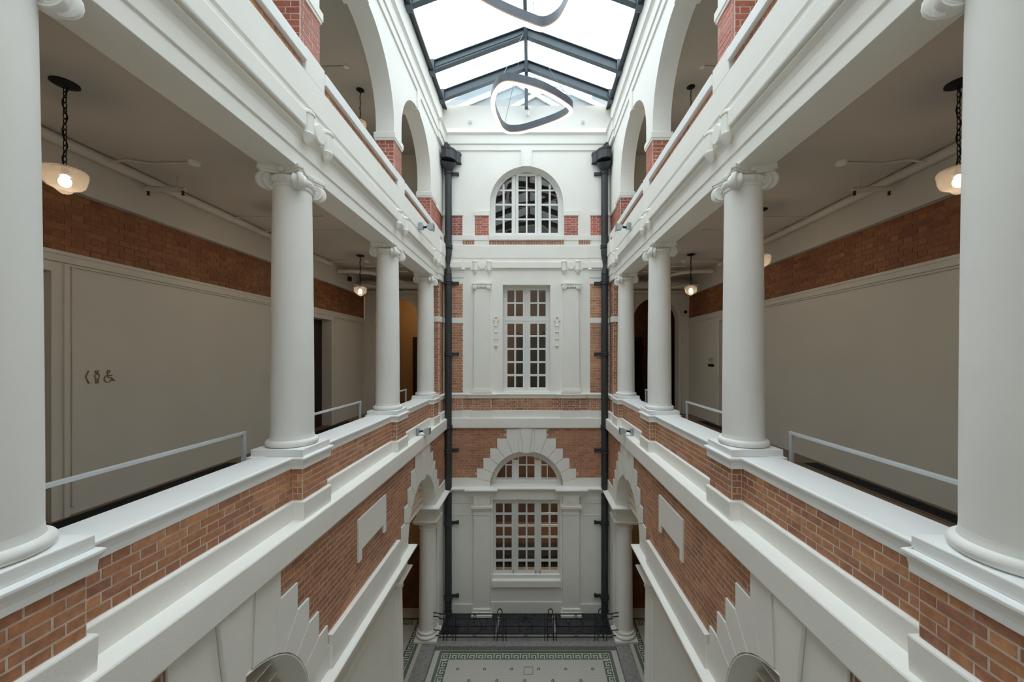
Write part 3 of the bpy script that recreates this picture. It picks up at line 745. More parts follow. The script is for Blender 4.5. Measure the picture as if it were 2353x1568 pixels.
# fanlight over it
S2 = 870/YW
ff = lambda y: fz(940+y/3.795)
GR2 = 1.0; zc2 = ff(690)
fr = MB(); Ro = LR+.01
for i in range(N):
    a, c = math.pi*i/N, math.pi*(i+1)/N
    fr.prism([(Ro*math.cos(a), LS+Ro*math.sin(a)), (Ro*math.cos(c), LS+Ro*math.sin(c)), (1.04*math.cos(c), zc2+1.04*math.sin(c)), (1.04*math.cos(a), zc2+1.04*math.sin(a))], 'y', YW-.05, YW+.06)
fr.box(-1.1, 1.1, YW-.06, YW+.06, LS-.3, ff(604)-.02)
for sg in (-1, 1): fr.box(*sorted((sg*.275, sg*.46)), YW-.05, YW+.06, ff(610), zc2+.9)
rr = rowsfrom(ff, [(494, 598), (376, 482)])
window(4, fr, [(-.99, -.46, ff(606), zc2+.99, [(-.97, -.68), (-.65, -.475)], rr, (1.03, zc2)),
               (.46, .99, ff(606), zc2+.99, [(.475, .65), (.68, .97)], rr, (1.03, zc2)),
               (-.275, .275, ff(606), ff(372), [(-.25, -.02), (.02, .25)], rr, None)], YW)
MB().box(-LR, LR, YE-.0, YW, LS-.02, LS+.05).build('fanlight_ledge', WHITE, WE)
# rooms behind the end wall
BROWNW = mat('tan_room_wall', (.36, .24, .14), .8, .05, 3)
GREYR = mat('grey_room_wall', (.20, .19, .18), .8, .05, 3)
for nm, z0, z1, m_, dep in (('upper', 2.9, 7.2, GREYR, 3.2), ('middle', -1.9, 2.6, BROWNW, 3.4), ('lower', -8.1, -2.2, WOOD, 3.4)):
    RM = root('wall_end_room_'+nm, (0, YB+dep, z0), kind='structure'); y1 = YB+dep
    MB().box(-2.4, 2.4, y1, y1+.1, z0, z1).build('back_face', m_, RM)
    MB().box(-2.5, -2.4, YB, y1, z0, z1).box(2.4, 2.5, YB, y1, z0, z1).build('side_faces', m_, RM)
    MB().box(-2.4, 2.4, YB, y1, z0-.1, z0).build('room_floor', FLOORW, RM); MB().box(-2.4, 2.4, YB, y1, z1, z1+.1).build('room_ceiling', m_, RM)
    if nm == 'middle':
        MB().box(-.35, .60, y1-.06, y1, z0, .9).build('dark_doorway', BLKM, RM); MB().box(-.45, -.35, y1-.08, y1, z0, 1.0).box(.60, .70, y1-.08, y1, z0, 1.0).build('doorway_frame', DWOOD, RM)
    if nm == 'lower':
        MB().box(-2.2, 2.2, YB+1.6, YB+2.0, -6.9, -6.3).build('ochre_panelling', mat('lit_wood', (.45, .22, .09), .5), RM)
        MB().box(-2.2, 2.2, YB+.8, YB+1.6, -7.9, -6.95).build('dark_counter', BLKM, RM)
for (x, y, z, e) in ((-.6, YB+1.7, 1.2, 34), (.8, YB+1.2, -4.6, 90), (0, YB+1.6, 5.9, 8)):
    ld = bpy.data.lights.new('room_lamp', 'POINT'); ld.energy = e; ld.color = (1, .72, .42); ld.shadow_soft_size = .08
    lo = bpy.data.objects.new('room_lamp', ld); COL.objects.link(lo); lo.location = (x, y, z+ZO)

# =================================================================== SWEPT TRIM round the court
n_trim = [0]
def trim(prof, path, m=WHITE, bevel=.006):
    n_trim[0] += 1
    return MB().sweep(prof, path).build('trim_%d' % n_trim[0], m, kind='structure', bevel=bevel)
END_J = [(-PIL-.33, -PIL+.33, .06), (PIL-.33, PIL+.33, .06)]
def three(xb, jog=None, p=0, half=.27, corner=None, yend=YE, pil=None, start=YF):
    L = [(-xb, start)]
    for y in (jog or []): L += [(-xb, y-half), (-xb+p, y-half), (-xb+p, y+half), (-xb, y+half)]
    xc = xb
    if corner: xc = xb-p*.8; L += [(-xb, corner), (-xc, corner)]
    Rr = [(-x, y) for x, y in reversed(L)]
    E = [(-xc, yend)]
    for a, b_, q_ in (pil or []): E += [(a, yend), (a, yend-q_), (b_, yend-q_), (b_, yend)]
    return L+E+[(xc, yend)]+Rr
# parapet coping of the gallery (stops at the end wall: sill course carries on round)
cop = [(-.38, -1.19), (.052, -1.19), (.070, -1.203), (.070, -1.220), (.060, -1.232), (.050, -1.255), (.044, -1.29), (.043, -1.335), (-.38, -1.335)]
for sd in (-1, 1):
    L = [(-2.70, YF)]
    for y in CY: L += [(-2.70, y-.265), (-2.555, y-.265), (-2.555, y+.265), (-2.70, y+.265)]
    L += [(-2.70, 11.40), (-2.60, 11.40), (-2.60, YE+.02)]
    if sd > 0: L = [(-x, y) for x, y in reversed(L)]
    trim(cop, L, WHITEC, .004)
    bk = MB(sd)
    for y in CY: bk.box(2.95, 3.15, y-.36, y+.36, -1.33, -1.185)
    n_trim[0] += 1; bk.build('trim_%d' % n_trim[0], WHITEC, kind='structure', bevel=.01)
E = [(-2.66, YE), (-1.995, YE), (-1.995, YE+.04), (-PIL-.36, YE+.04), (-PIL-.36, YE-.03), (-PIL+.36, YE-.03), (-PIL+.36, YE+.04)]
E = E+[(-x, y) for x, y in reversed(E)]
zc0, zc1 = EZ(915), EZ(904)
trim([(-.03, zc1), (.10, zc1), (.115, zc1-.03), (.09, zc1-.06), (.07, zc1-.10), (.06, zc0), (-.03, zc0)], E, WHITE, .004)
# white base band under the parapet brick, ledge below it
base = [(-.12, -1.70), (.0, -1.715), (.006, -1.73), (.0, -1.95), (-.12, -1.95)]
trim([(-.02, -1.71), (.0, -1.715), (.0, -1.95), (-.02, -1.95)], [(-2.60, YE), (-1.995, YE), (-1.995, YE+.02)] and [(-2.62, YE-.06), (-1.995, YE-.06), (-1.995, YE-.01), (-PIL-.33, YE-.01), (-PIL-.33, YE-.06), (-PIL+.33, YE-.06), (-PIL+.33, YE-.01), (PIL-.33, YE-.01), (PIL-.33, YE-.06), (PIL+.33, YE-.06), (PIL+.33, YE-.01), (1.995, YE-.01), (1.995, YE-.06), (2.62, YE-.06)])
for sd in (-1, 1):
    L = [(-2.63, YF)]
    for y in CY: L += [(-2.63, y-.30), (-2.505, y-.30), (-2.505, y+.30), (-2.63, y+.30)]
    L += [(-2.63, 11.36), (-2.53, 11.36), (-2.53, YE+.02)]
    if sd > 0: L = [(-x, y) for x, y in reversed(L)]
    trim(base, L)
trim([(-.3, -1.93), (.085, -1.945), (.094, -1.96), (.094, -2.24), (.085, -2.26), (-.3, -2.26)], three(2.54, yend=YE))
# entablature above the gallery columns
BR = [CY[0], CY[1]+.08, CY[2]+.05, CY[3]+.05]
arch_p = [(-.42, 2.28), (.0, 2.28), (.0, 2.445), (.012, 2.452), (.018, 2.46), (.018, 2.60), (.03, 2.66), (.075, 2.70), (.08, 2.715), (.06, 2.73), (.06, 3.04), (.08, 3.07), (.08, 3.45), (-.42, 3.45)]
Lr = [(-2.64, YF), (-2.64, 11.28), (-2.57, 11.28), (-2.57, YE), (-1.99, YE), (-1.99, YE+.05)]
trim(arch_p, Lr+[(-x, y) for x, y in reversed(Lr)])
# fascia panels between the ornaments
fas = [(-.02, 2.735), (.05, 2.74), (.055, 2.76), (.055, 2.93), (.05, 2.94), (-.02, 2.96)]
for sd in (-1, 1):
    seg = [(YF, BR[0]-.30)] + [(BR[i]+.30, BR[i+1]-.30) for i in range(3)] + [(BR[3]+.28, 11.26)]
    for a, b_ in seg:
        if b_-a < .1: continue
        n_trim[0] += 1; MB(sd).prism([(2.58-d, z) for d, z in fas], 'y', a, b_).build('trim_%d' % n_trim[0], WHITE, kind='structure', bevel=.004)
for a, b_ in ((-2.5, -2.02), (-1.97, -PIL-.36), (-PIL+.30, PIL-.30), (PIL+.36, 1.97), (2.02, 2.5)):
    dd = .0 if abs(a) > 2 or b_ > 2.3 else .05
    MB().prism([(YE-.06+dd-d, z) for d, z in fas], 'x', a, b_).build('fascia_panel', WHITE, WE, bevel=.004)
# triglyph like ornaments
def orn(mk, parent, nm='frieze_ornament'):
    """mk(u, z, d) -> point ; two ribbed drops and a disc, on a plate"""
    for q in (-.215, .215):
        b = MB(); r0 = .062
        prof = [(0, 2.985), (.06, 2.985), (.082, 2.965), (.082, 2.935), (.070, 2.925), (.070, 2.72), (.070, 2.71), (.080, 2.70), (.076, 2.675), (.062, 2.66), (.055, 2.62), (.03, 2.59), (0, 2.58)]
        n = 20; vs = []; fs = []
        for i, (r_, z) in enumerate(prof):
            for k in range(n):
                a = 2*math.pi*k/n; rib = 1.0 + (.06*math.cos(a*8) if 3 < i < 6 else 0)
                vs.append(mk(q+r_*rib*math.cos(a), z, .02+r_*rib*math.sin(a)*.9))
        for i in range(len(prof)-1): fs += [(i*n+k, i*n+(k+1) % n, (i+1)*n+(k+1) % n, (i+1)*n+k) for k in range(n)]
        b.add(vs, fs); b.build(nm, WHITE, parent, smooth=40)
    b = MB(); n = 28; vs = []
    for d, r_ in ((.0, .115), (.045, .115), (.052, .105)):
        for k in range(n): vs.append(mk(r_*math.cos(2*math.pi*k/n), 2.83+1.05*r_*math.sin(2*math.pi*k/n), d))
    fs = [(i*n+k, i*n+(k+1) % n, (i+1)*n+(k+1) % n, (i+1)*n+k) for i in range(2) for k in range(n)]+[tuple(range(2*n, 3*n))]
    b.add(vs, fs); b.build('frieze_disc', WHITE, parent, smooth=30)
for sg in (-1, 1):
    orn(lambda u, z, d, s=sg: (s*PIL+.0+u, YE-.01-d, z), WE)
WU = {}
for sd in (-1, 1):
    sn = SIDE[sd]
    WU[sd] = root('wall_%s_upper' % sn, (sd*2.8, 5.6, 2.3), kind='structure')
    for y in BR: orn(lambda u, z, d, s=sd, yy=y: (s*(2.575-d), yy+u, z), WU[sd])

# ---- upper storey side walls --------------------------------------------
PY = [(1.83, 2.25), (4.586, 5.0), (7.70, 8.136), (10.49, 10.99)]
XU, TU = 2.63, .37
for sd in (-1, 1):
    W_ = WU[sd]; B = Bricks(W_); P, rt = SP(sd, XU); 
    crown = 6.05
    for i in range(3):
        a, b_ = PY[i][1], PY[i+1][0]; c = (a+b_)/2; Rr = (b_-a)/2; zs = crown-Rr
        ya = (PY[i][0]+PY[i][1])/2; yb = (PY[i+1][0]+PY[i+1][1])/2
        for sg, xo in ((-1, ya), (1, yb)):
            MB(sd).prism(half_arch(c, Rr, zs, xo, 6.5, 4.545, sg, 20), 'x', XU, XU+TU).build('arch_spandrel', WHITE, W_)
        MB(sd).prism([(c-.13, 6.46), (c+.13, 6.46), (c+.10, crown-.05), (c-.10, crown-.05)], 'x', XU-.035, XU+TU+.03).build('keystone', WHITE, W_, bevel=.006)
        # parapet coping and soldier course below it
        MB(sd).box(2.54, 2.92, a-.0, b_+.0, 3.57, 3.72).build('parapet_coping', WHITEC, W_, bevel=.008)
        MB(sd).box(2.60, 2.90, a+.04, b_-.04, 3.45, 3.57).build('brick_bed', MORT, W_)
        Pq, _ = SP(sd, 2.60); B.field(Pq, rt, a+.04, b_-.04, 3.455, 3.57, BRK, soldier=True)
    MB(sd).box(2.54, 2.92, YF, PY[0][0], 3.57, 3.72).build('parapet_coping', WHITEC, W_, bevel=.008)
    MB(sd).box(2.56, 3.0, YF, PY[0][0], 3.45, 3.57).build('parapet_face', WHITE, W_)
    # beyond the last pier
    MB(sd).box(XU, XU+TU, (PY[3][0]+PY[3][1])/2, YE, 4.545, 6.5).build('wall_face', WHITE, W_)
    MB(sd).box(XU, XU+TU, YF, 2.04, 4.545, 6.5).build('wall_face', WHITE, W_)
    MB(sd).box(XU+.05, XU+TU, YF, PY[0][0], 3.6, 4.6).box(XU+.04, XU+TU, PY[3][1], YE, 3.7, 4.545).build('brick_bed', MORT, W_)
    Pq, _ = SP(sd, XU+.04); B.field(Pq, rt, PY[3][1]+.02, YE, 3.75, 4.385, BRR, ch=.08)
    MB(sd).box(XU+.0, XU+TU, PY[3][1]+.12, YE, 4.385, 4.545).build('impost', WHITE, W_, bevel=.006)
    for (a, b_) in PY:
        MB(sd).box(XU, XU+TU, a, b_, 3.45, 4.39).build('brick_bed', MORT, W_)
        MB(sd).box(2.56, XU+TU+.02, a-.0, b_+.0, 3.45, 3.76).build('pier_base', WHITE, W_, bevel=.006)
        MB(sd).sweep([(-.17, 4.385), (.02, 4.385), (.022, 4.42), (.035, 4.43), (.035, 4.535), (.03, 4.545), (-.17, 4.545)],
                     [(XU, b_), (XU, a), (XU+TU, a), (XU+TU, b_)], closed=True).build('impost', WHITE, W_, bevel=.004)
        B.field(P, rt, a+.004, b_-.004, 3.76, 4.385, BRR, ch=.08)
        u = sorted((sd*(XU+.004), sd*(XU+TU-.004))); P3, r3 = EP(a); B.field(P3, r3, u[0], u[1], 3.76, 4.385, BRR, ch=.08)
        P4 = lambda u_, z, bb_=b_: (u_, bb_, z); B.field(P4, R(180), u[0], u[1], 3.76, 4.385, BRR, ch=.08)
    # small brick slot near the corner
    MB(sd).box(2.555, 2.60, 11.28, 11.55, 3.47, 3.57).build('slot_bed', MORT, W_); Pq, _ = SP(sd, 2.556); B.field(Pq, rt, 11.28, 11.55, 3.47, 3.57, BRK, soldier=True)
    MB(sd).box(2.56, 3.0, 10.99, YE, 3.45, 3.74).build('parapet_face', WHITE, W_)
    B.done()
    # gallery floor slab edge behind the entablature
    sbox('floor', GALC, 2.9, XW, YF, 12.3, 2.86, 3.0, mx=sd)
    # parapet above the cornice
    MB(sd).box(XU, XU+.3, YF, 12.3, 6.5, 7.80).build('attic_face', WHITE, W_)
MB().box(-2.63, 2.63, YE+.02, YB, 6.9, 7.87).build('attic_face', WHITE, WE)
# crowning cornice
cor = [(-.05, 6.44), (.03, 6.44), (.033, 6.455), (.033, 6.60), (.03, 6.63), (.06, 6.635), (.063, 6.65), (.063, 6.90), (.085, 6.93), (.12, 6.955), (.12, 6.975), (.06, 7.02), (.02, 7.15), (-.05, 7.2)]
Lr = [(-2.63, YF), (-2.63, 11.15), (-2.585, 11.15), (-2.585, YE)]
trim(cor, Lr+[(-x, y) for x, y in reversed(Lr)])

# ---- gallery parapet ------------------------------------------------------
for sd in (-1, 1):
    sn = SIDE[sd]
    W_ = root('wall_%s_parapet' % sn, (sd*2.9, 5.6, -1.8), kind='structure')
    MB(sd).box(2.665, 3.02, YF, YE, -2.1, -1.32).build('brick_bed', MORT, W_)
    B = Bricks(W_); P, rt = SP(sd, 2.665); P1, _ = SP(sd, 2.54)
    edges = [YF]+[v for y in CY for v in (y-.27, y+.27)]+[11.40]
    for i in range(0, len(edges), 2): B.field(P, rt, edges[i]+(.0), edges[i+1], -1.71, -1.332, BRK, ch=.076)
    bb = MB(sd)
    for y in CY:
        bb.box(2.54, 2.68, y-.27, y+.27, -1.72, -1.32); B.field(P1, rt, y-.268, y+.268, -1.71, -1.332, BRK, ch=.076)
        u = sorted((sd*2.545, sd*2.66)); P3, r3 = EP(y-.27); B.field(P3, r3, u[0], u[1], -1.71, -1.332, BRK, ch=.076, phase=0)
    bb.box(2.585, 2.7, 11.40, YE, -1.72, -1.32); P5, _ = SP(sd, 2.585); B.field(P5, rt, 11.405, YE, -1.71, -1.332, BRK, ch=.076)
    bb.build('brick_bed', MORT, W_)
    # brick respond beside the last column
    R_ = MB(sd); R_.box(2.62, 3.04, 11.42, 11.91, -1.2, .95+.24).box(2.62, 3.04, 11.42, 11.91, 1.18, 2.28); R_.build('brick_bed', MORT, W_)
    P6, _ = SP(sd, 2.62)
    z0b, z1b = -1.185, 2.275
    for (za, zb) in ((z0b, EZ(742.9)), (EZ(730.8), z1b)):
        B.field(P6, rt, 11.425, YE, za, zb, BRK, ch=.08)
        u = sorted((sd*2.625, sd*3.03)); P3, r3 = EP(11.42); B.field(P3, r3, u[0], u[1], za, zb, BRK, ch=.08)
    MB(sd).box(2.595, 3.07, 11.395, YE, EZ(742.9), EZ(730.8)).build('string_band', WHITE, W_, bevel=.005)
    B.done()

# ---- ground floor side walls ----------------------------------------------
AY = [3.42, 9.35]
XL = 2.54
for sd in (-1, 1):
    sn = SIDE[sd]
    W_ = root('wall_%s' % sn, (sd*2.8, 5.6, -8.0), kind='structure')
    TH = .50
    # brick storey: body with two arches
    zt, zb = -2.25, LS
    b = MB(sd)
    mids = [YF, AY[0], None, AY[1], YE]
    b.prism(half_arch(AY[0], LR, LS, YF, zt, zb, -1, 20), 'x', XL, XL+TH)
    b.prism(half_arch(AY[0], LR, LS, 6.4, zt, zb, 1, 20), 'x', XL, XL+TH)
    b.prism(half_arch(AY[1], LR, LS, 6.4, zt, zb, -1, 20), 'x', XL, XL+TH)
    b.prism(half_arch(AY[1], LR, LS, YE, zt, zb, 1, 20), 'x', XL, XL+TH)
    b.build('brick_bed', MORT, W_)
    # plastered reveals
    for c in AY:
        r_ = MB(sd); N2 = 28
        for i in range(N2):
            a0, a1 = math.pi*i/N2, math.pi*(i+1)/N2
            r_.prism([(c+LR*math.cos(a0), LS+LR*math.sin(a0)), (c+LR*math.cos(a1), LS+LR*math.sin(a1)), (c+(LR-.012)*math.cos(a1), LS+(LR-.012)*math.sin(a1)), (c+(LR-.012)*math.cos(a0), LS+(LR-.012)*math.sin(a0))], 'x', XL-.03, XL+TH)
        r_.build('arch_reveal', WHITE, W_, smooth=30)
        # louvres in the head of the arch
        for i in range(6):
            z = LS+.05+i*.185; h = math.sqrt(max(.01, (LR-.02)**2-(z-LS+.05)**2))
            MB(sd).prism([(XL+.27, z+.01), (XL+.43, z-.02), (XL+.43, z), (XL+.27, z+.03)], 'y', c-h, c+h).build('louvre', WHITE, W_)
        def place(poly, d0, d1, nm, c=c, sd=sd, W_=W_):
            MB(sd).prism([(c+u, LS+z) for u, z in poly], 'x', XL-d1, XL-d0).build(nm, JBED if nm == 'joint_bed' else WHITE, W_, bevel=.005 if nm in ('voussoir', 'keystone') else 0)
        arch_stones(W_, place, (c-YF, 5.25-c) if c == AY[0] else (c-7.58, YE-c))
    # middle bay: thicker band, plaque with two feet
    MB(sd).box(XL-.075, XL, 5.02, 7.62, LS, -3.70).build('springer_band', WHITE, W_, bevel=.006)
    MB(sd).prism([(5.87, -2.55), (6.98, -2.55), (6.98, -3.22), (6.86, -3.22), (6.86, -3.06), (5.99, -3.06), (5.99, -3.22), (5.87, -3.22)], 'x', XL-.032, XL).build('plaque', WHITE, W_, bevel=.005)
    P, rt = SP(sd, XL)
    def kp(u, z):
        if not outside_ring(u, z, AY[0] if u < 6.4 else AY[1]): return False
        if 5.05 < u < 7.6 and z < -3.72: return False
        if 5.92 < u < 6.93 and -3.05 < z < -2.6: return False
        return True
    B = Bricks(W_); B.field(P, rt, YF, YE, LS+.317, -2.262, BRK, keep=kp, ch=.0795); B.done()
    # cornice over the ground floor order
    cp = [(-.1, -4.14), (.16, -4.16), (.18, -4.17), (.18, -4.20), (.15, -4.235), (.11, -4.27), (.07, -4.30), (.04, -4.36), (.04, -4.40), (-.1, -4.42)]
    def run(pts, sd=sd):
        L = [(-x, y) for x, y in pts]
        if sd > 0: L = [(-x, y) for x, y in reversed(L)]
        MB().sweep(cp, L).build('cornice', WHITE, W_, bevel=.004)
    run([(XL, YF), (XL, AY[0]-LR), (XL+.46, AY[0]-LR)]); run([(XL+.46, AY[0]+LR), (XL, AY[0]+LR), (XL, AY[1]-LR), (XL+.46, AY[1]-LR)]); run([(XL+.46, AY[1]+LR), (XL, AY[1]+LR), (XL, YE+.01)])
    MB(sd).box(XL-.02, XL+.4, AY[1]+LR-.02, YE, -4.42, -4.15).box(XL, XL+.4, AY[0]+LR, AY[1]-LR, -4.42, -4.15).box(XL, XL+.4, YF, AY[0]-LR, -4.42, -4.15).build('entablature_core', WHITE, W_)
    # piers and flat wall below
    MB(sd).box(XL+.09, XL+.4, AY[0]+LR+.42, AY[1]-LR-.40, -8.1, -4.40).build('plain_wall', WHITE, W_)
    fr_ = MB(sd); ya, yb = AY[0]+LR+.75, AY[1]-LR-.42
    for (a0, a1, c0, c1) in ((ya, yb, -4.86, -4.76), (ya, ya+.1, -7.6, -4.86), (yb-.1, yb, -7.6, -4.86), (ya, yb, -7.7, -7.6)): fr_.box(XL+.04, XL+.10, a0, a1, c0, c1)
    fr_.build('panel_moulding', WHITE, W_, bevel=.015)
    MB(sd).box(XL+.14, XL+.42, AY[1]+LR+.35, YE, -8.1, -4.40).build('pilaster', WHITE, W_, bevel=.006)
    MB(sd).box(XL+.04, XL+.12, AY[1]+LR+.72, YE-.12, -8.1, -4.40).build('pilaster_strip', WHITE, W_, bevel=.006)
    MB(sd).box(XL+.09, XL+.4, YF, AY[0]-LR-.4, -8.1, -4.40).build('plain_wall', WHITE, W_)
# cornice across the end wall
cp = [(-.1, -4.10), (.16, -4.12), (.18, -4.13), (.18, -4.16), (.15, -4.195), (.11, -4.23), (.07, -4.26), (.04, -4.32), (.04, -4.36), (-.1, -4.38)]
cpe = [(d*1.0, z) for d, z in cp]
E = [(-2.55, YE), (-1.387-.33, YE), (-1.387-.33, YE-.12), (-1.387+.31, YE-.12), (-1.387+.31, YE+.04)]
E = E+[(-x, y) for x, y in reversed(E)]
trim(cpe, E, WHITE, .004)

# =================================================================== COLUMNS
def ionic(loc, label):
    x, y = loc; zb = -1.19
    C = root('ionic_column', (0, 0, zb), label, 'column', 'white ionic columns standing on the gallery parapets')
    b = MB(); b.box(-.305, .305, -.305, .305, zb, zb+.085).build('plinth', WHITEC, C, bevel=.008)
    b = MB(); pr = [(.25, zb+.085)]
    for i in range(9):
        a = -math.pi/2+math.pi*i/8; pr.append((.248+.042*math.cos(a), zb+.126+.041*math.sin(a)))
    pr += [(.248, zb+.168), (.241, zb+.19), (.239, zb+.215)]
    b.lathe(pr, n=48).build('torus_base', COLM, C, smooth=50)
    b = MB(); pr = []
    for i in range(15):
        t = i/14; pr.append((.238-.026*(t**1.7), zb+.2+t*(2.08-zb-.2)))
    b.lathe(pr, n=48).build('shaft', COLM, C, smooth=50)
    # capital
    cpt = MB(); cpt.lathe([(.212, 2.05), (.225, 2.055), (.23, 2.07), (.222, 2.085), (.215, 2.09), (.235, 2.11), (.25, 2.14), (.25, 2.16), (.24, 2.175)], n=32)
    cap = cpt.build('echinus', COLM, C, smooth=40)
    eg = MB()
    for k in range(24):
        a = 2*math.pi*k/24; eg.lathe([(0, .038), (.014, .03), (.019, .005), (.012, -.025), (0, -.038)], (.236*math.cos(a), .236*math.sin(a), 2.135), 8)
    eg.build('egg_moulding', COLM, cap, smooth=50)
    ab = []
    h = .285; n = 8
    for q in range(4):
        a0 = q*math.pi/2
        for i in range(n+1):
            t = -1+2*i/n; u = t*h*.86; v = h-.075*(1-t*t)
            ab.append((u*math.cos(a0)+v*math.sin(a0), u*math.sin(a0)-v*math.cos(a0)))
    abm = MB(); abm.prism([(px*.93, py*.93) for px, py in ab], 'z', 2.205, 2.235); abm.prism(ab, 'z', 2.235, 2.285)
    abo = abm.build('abacus', COLM, C, bevel=.006)
    for q in range(4):
        a0 = q*math.pi/2; cx_, cy_ = .205*math.sin(a0), -.205*math.cos(a0)
        ro = MB(); ro.lathe([(0, .03), (.025, .025), (.036, 0), (.025, -.025), (0, -.03)], (cx_*1.08, cy_*1.08, 2.235), 10)
        ro.build('rosette', COLM, abo, smooth=50)
    for q in range(4):          # corner volutes
        ang = math.pi/4+q*math.pi/2; ca, sa_ = math.cos(ang), math.sin(ang)
        vm = MB()
        for side in (-1, 1):
            th = ang+side*R(30); ux, uy = math.cos(th), math.sin(th); nx, ny = -math.sin(th)*side, math.cos(th)*side
            cx_, cy_ = .262*ca+nx*.018, .262*sa_+ny*.018; zc = 2.108
            def pt(r_, a, d): return (cx_+ux*r_*math.cos(a)+nx*d, cy_+uy*r_*math.cos(a)+ny*d, zc+r_*math.sin(a))
            vs = []; n2 = 28
            for d, r_ in ((-.045, .075), (-.01, .088), (.018, .094), (.028, .090), (.028, .078), (.018, .072), (.018, .001)):
                vs += [pt(r_, 2*math.pi*k/n2, d) for k in range(n2)]
            fs = [(i*n2+k, i*n2+(k+1) % n2, (i+1)*n2+(k+1) % n2, (i+1)*n2+k) for i in range(6) for k in range(n2)]
            vm.add(vs, fs)
            N_ = 44; vm.tube([pt(.080*(1-(i/N_)*.80), math.pi/2-i/N_*5.0*math.pi, .020) for i in range(N_+1)], .009, 6, rs=[.0115*(1-.45*i/N_) for i in range(N_+1)])
            vs = []
            for d, r_ in ((.015, .022), (.030, .018), (.034, .008)): vs += [pt(r_, 2*math.pi*k/12, d) for k in range(12)]
            vm.add(vs, [(i*12+k, i*12+(k+1) % 12, (i+1)*12+(k+1) % 12, (i+1)*12+k) for i in range(2) for k in range(12)]+[tuple(range(24, 36))])
            vm.tube([pt(.082, math.pi*.62, .012), (.175*ca+nx*.075, .175*sa_+ny*.075, 2.192), (.09*ca+nx*.16, .09*sa_+ny*.16, 2.185)], .02, 8, rs=[.016, .024, .020])
        vm.tube([((.268+.088*math.cos(a))*ca, (.268+.088*math.cos(a))*sa_, 2.108+.088*math.sin(a)) for a in [R(100-i*20) for i in range(10)]], .03, 8, rs=[.018, .028, .034, .036, .036, .034, .032, .028, .022, .012])
        vm.lathe([(0, .06), (.014, .055), (.022, .03), (.018, -.03), (.010, -.06), (0, -.075)], (.352*ca, .352*sa_, 2.12), 8)
        vm.build('volute', COLM, C, smooth=40)
    return C
names = {-1: ['foremost of the left gallery, cut by the left picture edge', 'second in the left gallery row, in front of the blank wall with the toilet sign', 'third in the left gallery row, right of the dark door', 'last and smallest of the left gallery row, next to the brick corner'],
         1: ['foremost of the right gallery, cut by the right picture edge', 'second in the right gallery row, by the long blank wall', 'third in the right gallery row, before the far pendant lamp', 'last and smallest of the right gallery row, next to the brick corner']}
proto = None
for sd in (-1, 1):
    for i, y in enumerate(CY):
        lb = 'white ionic column, '+names[sd][i]
        if proto is None: proto = ionic((0, 0), lb); proto.location = (sd*2.83, y, -1.19+ZO)
        else: copy_tree(proto, (sd*2.83, y, -1.19), 0, lb)
def tuscan(loc, label):
    C = root('tuscan_column', (loc[0], loc[1], -8.0), label, 'column', 'white round columns under the ground floor arches')
    o = (loc[0], loc[1], 0)
    b = MB(off=o); b.box(-.32, .32, -.32, .32, -8.0, -7.93).build('plinth', WHITE, C, bevel=.01)
    pr = [(.29, -7.93)]
    for zc, r_, rr in ((-7.875, .05, .285), (-7.775, .035, .262)):
        for i in range(9):
            a = -math.pi/2+math.pi*i/8; pr.append((rr+r_*math.cos(a), zc+r_*math.sin(a)))
    pr += [(.258, -7.73), (.25, -7.70)]
    MB(off=o).lathe(pr, n=40).build('torus_base', WHITE, C, smooth=50)
    MB(off=o).lathe([(.25-.03*(i/10)**1.6, -7.72+i/10*2.85) for i in range(11)], n=40).build('shaft', WHITE, C, smooth=50)
    MB(off=o).lathe([(.22, -4.90), (.245, -4.895), (.25, -4.88), (.245, -4.865), (.225, -4.86), (.222, -4.80), (.24, -4.77), (.28, -4.73), (.30, -4.70)], n=40).build('necking', WHITE, C, smooth=50)
    b = MB(off=o); sq = [(-.27, -.27), (-.27, .27), (.27, .27), (.27, -.27)]
    b.sweep([(-.2, -4.71), (.02, -4.71), (.03, -4.69), (.06, -4.65), (.075, -4.63), (.075, -4.60), (.0, -4.60), (-.2, -4.60)][::-1], sq[::-1], closed=True)
    b.box(-.26, .26, -.26, .26, -4.60, -4.40); cp_ = b.build('capital_block', WHITE, C, bevel=.004)
    MB(off=o).lathe([(0, 0), (.085, 0), (.085, -.02), (0, -.02)], (0, -.26, -4.50), 24, 'y').build('disc_ornament', WHITE, cp_)
    return C
for sd in (-1, 1):
    for y, w_ in ((10.82, 'far one beside the iron railing'), (8.0, 'middle one half hidden behind the panelled wall')):
        tuscan((sd*2.80, y), 'white ground floor column on the %s side, %s' % (SIDE[sd], w_))
    tuscan((sd*2.80, 4.84), 'white ground floor column on the %s side, below the picture edge' % SIDE[sd])
    tuscan((sd*2.80, 2.05), 'white ground floor column on the %s side, nearest the eye' % SIDE[sd])

